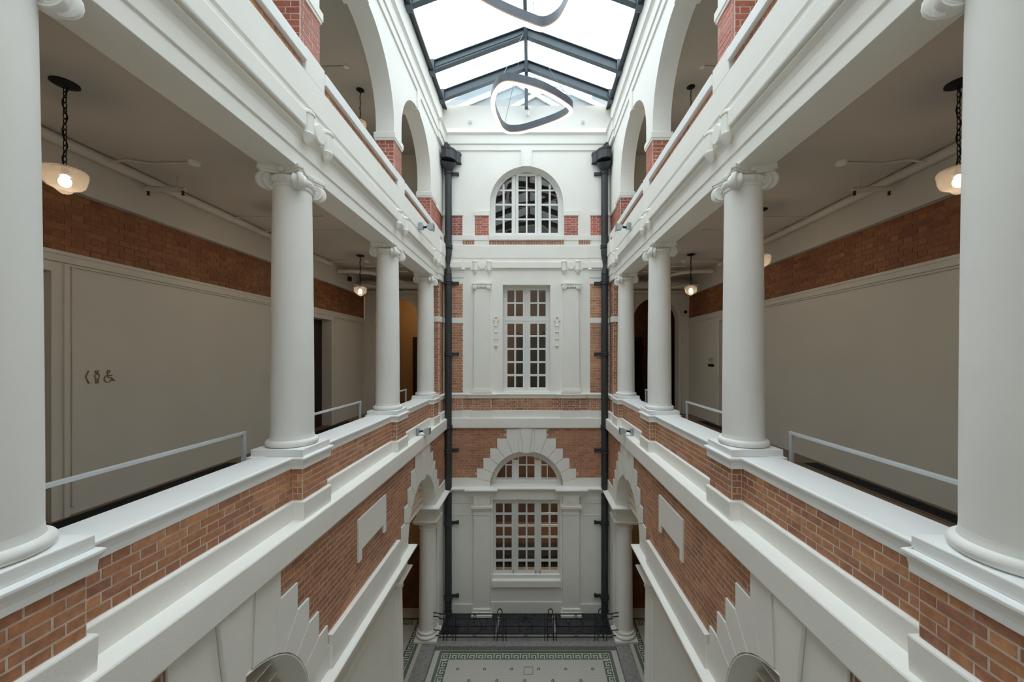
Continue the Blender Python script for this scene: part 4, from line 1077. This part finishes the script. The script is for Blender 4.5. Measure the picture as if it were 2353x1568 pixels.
# =================================================================== SKYLIGHT
SK = root('skylight', (0, 5.5, 7.8), 'pitched glass roof with blue grey steel rafters over the court', 'skylight')
XE, ZE, ZR = 2.60, 7.93, 8.85
RY = [0.5, 2.5, 4.5, 6.45, 8.42, 10.35, 11.5]
for y in RY:
    for sg in (-1, 1):
        d = .16
        MB(sg).prism([(0.04, ZR-d+.02), (XE-.05, ZE-d), (XE-.05, ZE+.10), (.04, ZR+.10)], 'y', y-.018, y+.018).build('rafter', STEEL, SK)
        MB(sg).prism([(0.04, ZR-d+.0), (XE-.05, ZE-d-.02), (XE-.05, ZE-d+.0), (.04, ZR-d+.02)], 'y', y-.07, y+.07).prism([(0.04, ZR+.08), (XE-.05, ZE+.08), (XE-.05, ZE+.10), (.04, ZR+.10)], 'y', y-.07, y+.07).build('rafter_flange', STEEL, SK)
        MB(sg).box(XE-.12, XE+.04, y-.10, y+.10, ZE-.22, ZE+.12).build('eaves_bracket', STEEL, SK, bevel=.006)
b = MB(); b.box(-.05, .05, YF, 11.55, ZR-.1, ZR+.12).build('ridge_beam', STEEL, SK)
MB().tube([(0, YF, ZR-.18), (0, 11.55, ZR-.18)], .04, 10).build('ridge_conduit', STEEL, SK, smooth=50)
for sg in (-1, 1):
    MB(sg).prism([(2.50, 7.74), (2.56, 7.74), (2.66, 7.80), (2.66, 7.95), (2.58, 7.95), (2.50, 7.80)], 'y', YF, 11.9).build('gutter', PIPEM, SK)
    yy = [YF]+RY
    for i in range(len(yy)-1):
        MB(sg).prism([(.0, ZR+.12), (XE+.1, ZE+.10), (XE+.1, ZE+.115), (.0, ZR+.135)], 'y', yy[i]+.01, yy[i+1]-.01).build('pane', SKYG, SK)
    MB(sg).prism([(0, 7.87), (XE, 7.87), (XE, ZE), (0, ZR)], 'y', 11.62, 11.63).build('gable_pane', SKYG, SK)
MB().box(-.05, .05, 11.55, 11.68, 7.6, ZR).build('gable_post', STEEL, SK)
MB(-1).tube([(.1, 10.27, ZR-.1)]+[(.1+t*2.4, 10.27, ZR-.13-(ZR-ZE)*t*.97) for t in (.05, .5, .98)], .018, 6).build('cable_conduit', STEEL, SK, smooth=50)
# neighbouring pitched roof seen faintly through the gable glass
nb = root('neighbour_roof', (0, 19, 7.8), 'pale neighbouring roof structure seen through the gable glass', 'roof')
MB().prism([(-4.3, 9), (-4.3, 12.6), (-2.6, 13.5), (-2.1, 14.2), (-1.6, 13.4), (.4, 14.1), (1.6, 13.2), (3.2, 12.9), (3.2, 9)], 'y', 19, 19.3).build('gable_face', FAR, nb)
MB().box(3.2, 5.4, 19, 22, 9.0, 13.1).build('block', FAR, nb)
for a, c in (((-4, 12.2), (.3, 14.0)), ((.3, 14.0), (4.2, 12.2)), ((-1.6, 12), (1.4, 13.6)), ((2.2, 12), (-.6, 13.6))):
    MB().tube([(a[0], 18.9, a[1]), (c[0], 18.9, c[1])], .1, 6).build('truss_bar', WHITE, nb)

# ---- small fittings on the attic
for x, lb in ((EX(1082), 'left'), (EX(1341), 'right')):
    s_ = root('wall_sensor', (x, YE, EZ(281)), 'small white sensor high on the end wall, on the %s of the ring lights' % lb, 'sensor')
    MB().box(x-.06, x+.06, YE-.03, YE+.02, EZ(285), EZ(276)).build('housing', FRAME, s_, bevel=.01)
    MB().lathe([(0, 0), (.035, 0), (.03, -.05), (0, -.06)], (x, YE-.03, EZ(280)), 12, 'y').build('lens', FRAME, s_, smooth=40)
p_ = root('vent_pipe', (0.05, YE-.1, EZ(272)), 'short white vertical pipe with collar at the top centre of the end wall', 'pipe')
MB().tube([(.03, YE-.08, 7.8), (.03, YE-.08, EZ(270))], .055, 12).build('pipe_body', FRAME, p_, smooth=50)
MB().lathe([(.05, 0), (.085, 0), (.085, .04), (.05, .04)], (.03, YE-.08, EZ(256)), 16).build('collar', FRAME, p_, smooth=50)

# =================================================================== RING LIGHTS
def ring(pts, z, label, tops):
    """pts: closed list of plan points; band .17 high, lit underside"""
    cxm = sum(p[0] for p in pts)/len(pts); cym = sum(p[1] for p in pts)/len(pts)
    C = root('ring_light', (cxm, cym, z), label, 'ceiling light', 'rounded triangle ring lights hung over the court')
    # smooth the outline
    P_ = [Vector(p) for p in pts]; n = len(P_); out = []
    for i in range(n):
        p0, p1, p2, p3 = P_[i-1], P_[i], P_[(i+1) % n], P_[(i+2) % n]
        for k in range(5):
            t = k/5; out.append(tuple(.5*((2*p1)+(p2-p0)*t+(2*p0-5*p1+4*p2-p3)*t*t+(3*p1-p0-3*p2+p3)*t**3)))
    MB().sweep([(-.05, z), (-.05, z+.19), (.05, z+.19), (.05, z), (.044, z), (.044, z+.012), (-.044, z+.012), (-.044, z)], out, closed=True).build('band', BAND, C, smooth=50)
    MB().sweep([(-.055, z-.014), (-.055, z+.004), (.055, z+.004), (.055, z-.014)], out, closed=True).build('diffuser', RING, C, smooth=50)
    MB().sweep([(.056, z-.015), (.056, z+.003), (.060, z+.003), (.060, z-.015)], out, closed=True).build('halo_edge', HALO, C, smooth=50)  # added edge strips that draw the orange glare outline of the diffuser
    MB().sweep([(-.060, z-.015), (-.060, z+.003), (-.056, z+.003), (-.056, z-.015)], out, closed=True).build('halo_edge', HALO, C, smooth=50)
    m = len(out)
    for f_, tp in zip((.05, .38, .72), tops):
        p = out[int(f_*m)]; MB().tube([(p[0], p[1], z+.18), tp], .006, 5).build('suspension_wire', STEEL, C)
    return C
z6p = [(960, 790), (1000, 755), (1060, 742), (1180, 765), (1330, 810), (1450, 865), (1540, 920), (1600, 965), (1617, 1000), (1590, 1035), (1500, 1085), (1350, 1140), (1200, 1185), (1110, 1197), (1040, 1190), (985, 1150), (950, 1080), (920, 1000), (912, 920), (925, 850)]
ZR1 = 6.2
def un(p, z):
    px, py = 900+p[0]/3.922, p[1]/3.922; Y = 870*z/(818-py); return ((px-1223)*Y/870+CX, Y)
shape = [un(p, ZR1) for p in z6p]
ring(shape, ZR1, 'smaller far ring light, black band with glowing underside, whole in view below the rafters', [(-.03, 10.2, 8.75), (.04, 10.3, 8.75), (.0, 10.25, 8.75)])
near = [(.40, 7.0), (.08, 6.90), (-.38, 6.68), (-.84, 6.38), (-1.10, 6.08), (-1.12, 5.76), (-.85, 5.50), (-.32, 5.27), (.28, 5.08), (.66, 5.04), (.90, 5.22), (.98, 5.62), (.95, 6.02), (.84, 6.45), (.68, 6.82)]
ring(near, 6.05, 'nearer ring light, cut by the top picture edge', [(-.03, 6.3, 8.75), (.04, 6.5, 8.75), (.0, 6.4, 8.75)])

# =================================================================== DOWNPIPES
for sd in (-1, 1):
    sn = SIDE[sd]; x, y = sd*2.43, YE-.12
    D = root('downpipe', (x, y, -8.1), 'dark grey iron downpipe with hopper head in the %s corner of the end wall' % sn, 'pipe')
    r_ = .105
    MB().tube([(x, y, EZ(400)), (x, y, EZ(588))], r_, 16).tube([(x, y, EZ(588)), (x+sd*.0, y-.02, EZ(612))], r_, 12, rs=[r_, .05]).tube([(x, y-.02, EZ(612)), (x, y-.02, EZ(632))], .05, 12, rs=[.05, r_]).tube([(x, y, EZ(630)), (x, y, EZ(1122))], r_, 16).build('pipe_upper', PIPEM, D, smooth=50)
    MB().tube([(x, y, -4.3), (x, y, EZ(1420))], r_, 16).build('pipe_lower', PIPEM, D, smooth=50)
    # hopper
    h = MB(sd); X = 2.44; zt = EZ(357); zb_ = EZ(379)
    pr = [(2.55, YE+.0), (2.55, 11.42), (2.42, 11.40), (2.30, 11.44), (2.20, 11.56), (2.16, 11.70), (2.06, 11.76), (2.06, YE)]
    h.prism(pr, 'z', zb_, zt); h.prism([(2.35+(a-2.35)*1.05, 11.65+(b_-11.65)*1.07) for a, b_ in pr[1:-1]]+[(2.04, YE), (2.56, YE)], 'z', zt-.03, zt+.02); h.prism([(2.35+(a-2.35)*1.04, 11.65+(b_-11.65)*1.05) for a, b_ in pr[1:-1]]+[(2.04, YE), (2.56, YE)], 'z', zb_, zb_+.03)
    ho = h.build('hopper_head', PIPEM, D)
    MB(sd).tube([(2.40, 11.66, zb_), (2.42, 11.72, zb_-.10), (2.43, y, EZ(396))], .2, 18, rs=[.24, .22, .11]).build('hopper_funnel', PIPEM, D, smooth=50)
    MB(sd).prism([(11.66, zt-.02), (11.90, zt-.02), (11.90, EZ(325)), (11.80, EZ(333)), (11.68, EZ(343))], 'x', 2.46, 2.58).prism([(2.58, zt), (2.58, EZ(325)), (2.40, EZ(338)), (2.30, EZ(347)), (2.30, zt)], 'y', 11.80, 11.9).build('overflow_shield', PIPEM, D)
    for i_, zp in enumerate((402, 570, 652, 814, 979.5, 1034, 1199.5, 1367)):
        z = EZ(zp); c = MB(sd); c.lathe([(.11, -.06), (.128, -.055), (.132, -.03), (.118, -.02), (.118, .02), (.132, .03), (.128, .055), (.11, .06)], (2.43, y, z), 18)
        c.box(2.12, 2.34, YE-.07, YE-.035, z-.045, z+.045).box(2.12, 2.20, YE-.07, YE, z-.045, z+.045)
        c.build('pipe_collar', PIPEM, D, smooth=40)

# =================================================================== IRON RAILING
yr = 10.62
RL = root('iron_railing', (0, yr, -8.0), 'black wrought iron railing on the kerb in front of the end wall', 'railing')
def rx(zx): return EX(880+zx/3.565)*(yr/YE)
def rz(y): return (818-(1240+y/3.565))*yr/870
X0r, X1r = -2.43, 2.43
for nm, yy in (('top_rail', 612), ('upper_rail', 652), ('lower_rail', 770), ('bottom_rail', 802)):
    z = rz(yy); MB().tube([(X0r, yr, z), (X1r, yr, z)], .015, 6).build(nm, IRON, RL, smooth=50)
for zx in (508, 533, 583, 606, 922, 946, 995, 1019, 1336, 1359, 1408, 1431, 1747, 1770, 1820, 1844):
    x = rx(zx); n = 14; tw = (zx in (533, 583, 946, 995, 1359, 1408, 1770, 1820))
    pts = [(x+(.0035*math.sin(i*1.6) if tw else 0), yr+(.0035*math.cos(i*1.6) if tw else 0), rz(838)+(rz(612)-rz(838))*i/24) for i in range(25)]
    pts[0] = (x, yr, -8.0); MB().tube(pts, .0125, 5).build('baluster', IRON, RL, smooth=50)
for zx in (553, 968, 1383, 1795):
    x = rx(zx); z = rz(600)
    MB().tube([(x+.065*math.cos(a*math.pi/10), yr, z+.105*math.sin(a*math.pi/10)) for a in range(20)], .014, 6, closed=True).build('finial_ring', IRON, RL, smooth=50)
    MB().tube([(x+.06*math.cos(a*math.pi/10), yr, rz(786)+.045*math.sin(a*math.pi/10)) for a in range(20)], .010, 6, closed=True).build('lower_oval', IRON, RL, smooth=50)
for zx in (763, 1177, 1590):
    x = rx(zx); zt, zb_ = rz(655), rz(768); zm = (zt+zb_)/2; a_ = .19; c_ = .065; h = (zt-zb_)/2
    oc = [(-a_+c_, h), (a_-c_, h), (a_-c_, h-.05), (a_, h-.05-.03), (a_, -h+.08), (a_-c_, -h+.05), (a_-c_, -h), (-a_+c_, -h), (-a_+c_, -h+.05), (-a_, -h+.08), (-a_, h-.08), (-a_+c_, h-.05)]
    MB().tube([(x+p, yr, zm+q_) for p, q_ in oc], .012, 5, closed=True).build('medallion', IRON, RL)
    for zz in (632, 782):
        MB().tube([(x+.038*math.cos(a*math.pi/7), yr, rz(zz)+.045*math.sin(a*math.pi/7)) for a in range(14)], .011, 6, closed=True).build('small_ring', IRON, RL, smooth=50)
for sd in (-1, 1):
    for yy in (605, 635, 745, 790):
        MB(sd).tube([(2.40, yr, rz(yy)-.05), (2.41, yr, rz(yy)-.01), (2.45, yr, rz(yy)), (2.60, yr+.02, rz(yy))], .013, 6).build('wall_hook', IRON, RL, smooth=50)

# =================================================================== GALLERY HANDRAILS
for sd in (-1, 1):
    sn = SIDE[sd]; pos = ['nearest bay', 'second bay', 'far bay by the last column']
    for i in range(3):
        y0, y1 = CY[i]+(.80 if i else .25), CY[i+1]-.10; zt = -.928
        H = root('handrail', (sd*3.35, (y0+y1)/2, ZG), 'pale grey metal handrail of the %s gallery, %s' % (sn, pos[i]), 'handrail', 'flat metal handrails behind the parapets')
        MB(sd).box(3.33, 3.37, y0, y1, zt-.035, zt).build('rail', RAIL, H, bevel=.004)
        MB(sd).box(3.342, 3.358, y0, y1, zt-.037, zt-.03).build('groove', STEEL, H)
        for yy in (y0, y1-.05): MB(sd).box(3.335, 3.365, yy, yy+.05, ZG, zt-.035).build('post', RAIL, H, bevel=.003)

# =================================================================== PENDANT LAMPS
def pendant(loc, label, drop=.74):
    C = root('pendant_lamp', (0, 0, 0), label, 'lamp', 'glass pendant lamps hanging on chains in the galleries')
    MB().lathe([(0, 0), (.092, 0), (.092, -.012), (.07, -.024), (.015, -.03), (0, -.03)], n=28).build('ceiling_canopy', BLKM, C, smooth=40)
    ch = MB(); n = 15; L = (drop-.03)/n
    for i in range(n):
        zc = -.03-(i+.5)*L; pts = []
        for k in range(10):
            a = 2*math.pi*k/10; u = .013*math.cos(a); v = (L*.62)*math.sin(a)
            pts.append((u, 0, zc+v) if i % 2 == 0 else (0, u, zc+v))
        ch.tube(pts, .0038, 5, closed=True)
    ch.build('chain', BLKM, C, smooth=50)
    cb = MB(); cb.tube([(.018*math.sin(i*.9), .014*math.cos(i*.9), -.02-(drop-.03)*i/20) for i in range(21)], .0045, 5).build('flex', BLKM, C, smooth=50)
    z = -drop
    MB().lathe([(0, .01), (.03, .01), (.065, -.002), (.07, -.02), (.066, -.02), (0, -.006)], (0, 0, z), 24).build('gallery_cap', BLKM, C, smooth=40)
    MB().lathe([(0, 0), (.022, 0), (.022, -.07), (0, -.07)], (0, 0, z), 14).build('lamp_holder', BLKM, C, smooth=40)
    MB().lathe([(.064, -.008), (.10, -.012), (.132, -.026), (.142, -.045), (.140, -.07), (.132, -.12), (.122, -.155), (.105, -.175), (.075, -.19), (.055, -.20), (.04, -.222), (.02, -.235), (0, -.238)], (0, 0, z), 36).build('glass_shade', LAMPG, C, smooth=60)
    MB().lathe([(0, -.065), (.018, -.07), (.022, -.085), (.036, -.11), (.040, -.135), (.032, -.16), (.015, -.172), (0, -.175)], (0, 0, z), 16).build('bulb', BULB, C, smooth=60)
    return C
pl = [(-1, 3.33, ZC, 'nearest lamp in the left gallery, beside the foremost column'), (-1, 6.2, ZC, 'middle lamp in the left gallery, behind the second column'), (-1, 9.05, ZC, 'far lamp in the left gallery, above the dark door'),
      (1, 3.33, ZC, 'nearest lamp in the right gallery, half hidden by the foremost column'), (1, 6.2, ZC, 'middle lamp in the right gallery, peeping out behind the second column'), (1, 8.95, ZC, 'far lamp in the right gallery, near the corridor arch'),
      (-1, 9.05, 6.36, 'lamp under the left top floor arch'), (1, 8.95, 6.36, 'lamp under the right top floor arch, only chain and canopy showing')]
pp = None
for sd, y, z, t in pl:
    lb = 'glass pendant, '+t
    if pp is None: pp = pendant(None, lb); pp.location = (sd*3.93, y, z+ZO)
    else: copy_tree(pp, (sd*3.93, y, z), 0, lb)
    ld = bpy.data.lights.new('pendant_glow', 'POINT'); ld.energy = 7; ld.color = (1, .74, .46); ld.shadow_soft_size = .045
    lo = bpy.data.objects.new('pendant_glow', ld); COL.objects.link(lo); lo.location = (sd*3.93, y, z-.74-.13+ZO)
for sd in (-1, 1):     # warm light of the stair halls and aisles beyond
    for (x, y, z, e) in ((3.9, 14.0, 2.0, 16 if sd < 0 else 2), (4.6, 11.0, -2.7, 12), (4.6, 6.5, -2.7, 12)):
        ld = bpy.data.lights.new('hall_lamp', 'POINT'); ld.energy = e; ld.color = (1, .72, .40); ld.shadow_soft_size = .1
        lo = bpy.data.objects.new('hall_lamp', ld); COL.objects.link(lo); lo.location = (sd*x, y, z+ZO)

# =================================================================== SERVICES ON THE GALLERY CEILINGS
for sd in (-1, 1):
    sn = SIDE[sd]
    mp_ = MB(sd).tube([(4.935, YF, 2.335), (4.935, 9.6, 2.335)], .06, 12).build('service_pipe', PIPEW, smooth=50)
    tag(mp_, 'long cream pipe running where the %s gallery ceiling meets the bulkhead' % sn, 'pipe')
    def det(x, y, z, lb, nm='smoke_detector', cnd=True, white=DETM):
        D = root(nm, (sd*x, y, z), lb, 'detector')
        MB(sd).lathe([(0, 0), (.062, 0), (.062, -.02), (.05, -.04), (.02, -.05), (0, -.05)], (x, y, z), 20).build('detector_body', white, D, smooth=40)
        MB(sd).tube([(x+.05, y, z-.012), (x+.55, y+.02, z-.012), (x+.72, y-.10, z-.03), (x+.88, y-.16, z-.09)], .013, 8).build('conduit', PIPEW, D, smooth=50)
    det(4.0, 4.68, ZC, 'round cream smoke detector with conduit on the %s gallery ceiling, between the first two columns' % sn)
    det(4.0, 9.55, ZC, 'small round smoke detector at the far end of the %s gallery ceiling' % sn)
    det(3.9, 6.1, 6.36, 'round detector on the %s top floor ceiling, in the nearest arch' % sn)
    det(3.9, 8.3, 6.36, 'square looking detector on the %s top floor ceiling, beside the lamp' % sn)
    Sp = root('sprinkler_pipe', (sd*4.6, 5.0, 2.2), 'cream sprinkler branch pipe with hanger below the %s gallery ceiling' % sn, 'pipe')
    MB(sd).tube([(4.45, 5.06, 2.22), (4.96, 5.02, 2.22)], .034, 10).build('branch', PIPEW, Sp, smooth=50)
    MB(sd).tube([(4.55, 5.05, 2.22), (4.55, 5.05, ZC)], .007, 6).build('hanger', PIPEW, Sp)
    for xx in (4.47, 4.93): MB(sd).lathe([(0, 0), (.018, 0), (.012, -.03), (.02, -.05), (0, -.055)], (xx, 5.04, 2.19), 10).build('sprinkler_head', IRON, Sp, smooth=40)
    for y, k in ((6.5, 'thin wire'), (7.2, 'second thin wire')):
        t = MB(sd).tube([(3.4, y, 2.392), (4.75, y+.02, 2.392), (5.0, y-.15, 2.30)], .009, 6).build('ceiling_conduit', PIPEW, smooth=50)
        tag(t, 'thin cream conduit across the %s gallery ceiling, %s' % (sn, 'nearer one' if y < 7 else 'farther one'), 'conduit')
    A = root('duct_cluster', (sd*4, 10.8, 2.1), 'cluster of cream pipes and duct under the far end of the %s gallery ceiling' % sn, 'pipe')
    MB(sd).tube([(3.15, 11.3, 2.12), (4.95, 11.3, 2.12)], .12, 14).build('duct', PIPEW, A, smooth=50)
    MB(sd).tube([(3.3, 11.65, 2.12), (3.9, 10.7, 2.22), (4.15, 10.2, 2.24), (4.5, 10.05, 2.24), (4.95, 10.0, 2.24)], .055, 10).build('bent_pipe', PIPEW, A, smooth=50)
    MB(sd).tube([(3.2, 10.3, 2.30), (4.9, 10.3, 2.30)], .02, 8).build('cross_conduit', PIPEW, A, smooth=50)
    MB(sd).tube([(3.7, 11.8, 1.95), (4.5, 10.8, 2.02), (4.9, 10.75, 2.02)], .035, 8).build('lower_pipe', PIPEW, A, smooth=50)
    MB(sd).tube([(3.1, 9.9, 2.34), (4.2, 9.9, 2.34)], .018, 8).build('cross_conduit', PIPEW, A, smooth=50)
    for xx in (3.6, 4.4): MB(sd).tube([(xx, 11.3, 2.12), (xx, 11.3, ZC)], .01, 6).build('hanger', PIPEW, A)
    MB(sd).box(3.2, 4.9, 11.62, 11.9, 1.93, 2.0).build('wall_ledge', GALW, A)
# speaker / camera boxes
for sd, lb in ((1, 'small cream wall speaker with black cone above the right corridor arch'), (-1, 'small dark camera below the ceiling at the far end of the left gallery')):
    s_ = root('wall_speaker' if sd > 0 else 'security_camera', (sd*4.75, 11.8, 1.35 if sd > 0 else 2.0), lb, 'speaker' if sd > 0 else 'camera')
    if sd > 0:
        MB().box(4.86, 5.04, 11.78, 11.9, 1.28, 1.45).build('cabinet', GALW, s_, bevel=.01); MB().lathe([(0, 0), (.055, 0), (.045, -.015), (0, -.01)], (4.95, 11.78, 1.365), 18, 'y').build('cone', BLKM, s_, smooth=40)
    else:
        MB().box(-4.80, -4.72, 10.2, 10.3, 2.02, 2.14).build('camera_body', BLKM, s_, bevel=.008); MB().tube([(-4.76, 10.25, 2.13), (-4.76, 10.25, 2.4)], .01, 6).build('mount', PIPEW, s_)
        s_.location = (-4.75, 10.25, 2.0+ZO)
        for c in s_.children: c.location = (ORI[s_][0]+4.75, ORI[s_][1]-10.25, 0)

# =================================================================== SIGNS
Sg = root('toilet_sign', (-XW, 4.65, -.26), 'bronze arrow, person and wheelchair symbols on the left gallery wall', 'sign')
def wallpt(a, b_):  # sign crop coordinates -> wall
    px, py = 170+a/17.43, 820+b_/17.43; Y = 870*(XW+CX)/(1223-px); return (-XW+.006, Y, (818-py)*Y/870)
def stroke(nm, pts, closed=False, r_=.0058): MB().tube([wallpt(*p) for p in pts], r_, 5, closed=closed).build(nm, BRONZE, Sg)
stroke('arrow', [(575, 560), (515, 690), (455, 815), (520, 950), (590, 1065)])
stroke('person_head', [(835, 565), (960, 560), (950, 610), (925, 650), (895, 672), (860, 640), (825, 600)], True)
stroke('person_body', [(895, 680), (970, 690), (998, 730), (990, 830), (960, 880), (950, 960), (965, 1030), (920, 1050), (880, 1055), (855, 1020), (865, 940), (855, 870), (825, 820), (815, 730), (845, 690)], True)
stroke('wheelchair_rider', [(1365, 645), (1410, 620), (1420, 580), (1385, 548), (1330, 550), (1308, 590), (1330, 720), (1370, 835), (1490, 835), (1560, 940), (1600, 965), (1650, 945)])
stroke('wheelchair_arm', [(1380, 750), (1520, 740)])
stroke('wheelchair_wheel', [(1310, 752), (1235, 790), (1195, 860), (1200, 935), (1240, 995), (1320, 1025), (1400, 1010), (1460, 960), (1485, 880)])
Sq = root('room_plaque', (XW, 10.5, -.3), 'small black plate under faint lettering on the right gallery wall beside the door', 'sign')
def rp(a, b_):
    px, py = 1600+a/17.43, 780+b_/17.43; Y = 870*(XW-CX)/(px-1223); return (XW-.005, Y, (818-py)*Y/870)
p0, p1 = rp(482, 990), rp(700, 1100); MB().box(XW-.012, XW, min(p0[1], p1[1]), max(p0[1], p1[1]), p1[2], p0[2]).build('plate', BLKM, Sq)
gm = mat('faint_lettering', (.25, .21, .17), .7)
for row, (a0, a1, y_) in enumerate(((500, 680, 762), (490, 690, 800), (500, 690, 840), (560, 640, 885), (565, 640, 925))):
    t = MB(); 
    nn = 9 if row < 3 else 3
    for i in range(nn):
        q0 = rp(a0+(a1-a0)*i/nn, y_); q1 = rp(a0+(a1-a0)*(i+.6)/nn, y_+18)
        t.box(XW-.004, XW, min(q0[1], q1[1]), max(q0[1], q1[1]), q1[2], q0[2])
    t.build('lettering', gm, Sq, kind='stuff')

# =================================================================== FLOODLIGHTS
FG = glass('floodlight_glass', (.8, .9, .95), .15, 1.5)
def flood(x, y, z, sd, lb, up):
    F = root('floodlight', (sd*x, y, z), lb, 'floodlight', 'twin galvanised floodlights')
    MB(sd).box(x-.16, x+.06, y-.03, y+.03, z-.02, z+.02).box(x+.0, x+.07, y-.05, y+.05, z-.06, z+.06).build('bracket', LAMPH, F)
    MB(sd).tube([(x-.20, y-.02, z+.01), (x-.09, y-.02, z-.01)], .024, 10).build('pivot', IRON, F, smooth=50)
    for q, xc in enumerate((x-.02, x-.27)):      # inner head faces the near end, outer head the court
        h = MB(sd)
        if q == 0:
            h.prism([(y-.10, z-.075), (y-.10, z+.075), (y+.03, z+.06), (y+.06, z), (y+.03, z-.06)], 'x', xc-.07, xc+.07); h.build('lamp_body', LAMPH, F, bevel=.008)
            MB(sd).box(xc-.08, xc+.08, y-.115, y-.10, z-.085, z+.085).build('bezel', LAMPH, F, bevel=.004)
            MB(sd).box(xc-.062, xc+.062, y-.118, y-.114, z-.065, z+.065).build('lamp_glass', FG, F)
        else:
            h.prism([(xc+.08, z-.03), (xc+.08, z+.03), (xc+.04, z+.065), (xc-.06, z+.075), (xc-.06, z-.075), (xc+.04, z-.065)], 'y', y-.07, y+.07); h.build('lamp_body', LAMPH, F, bevel=.008)
            MB(sd).box(xc-.075, xc-.06, y-.08, y+.08, z-.085, z+.085).build('bezel', LAMPH, F, bevel=.004)
            MB(sd).box(xc-.079, xc-.074, y-.062, y+.062, z-.065, z+.065).build('lamp_glass', FG, F)
for sd in (-1, 1):
    flood(2.56, 9.22, 3.13, sd, 'twin floodlight on the white band below the %s top floor parapet' % SIDE[sd], 1)
    flood(2.66, 9.25, -1.84, sd, 'twin floodlight sitting on the ledge below the %s gallery parapet' % SIDE[sd], 0)
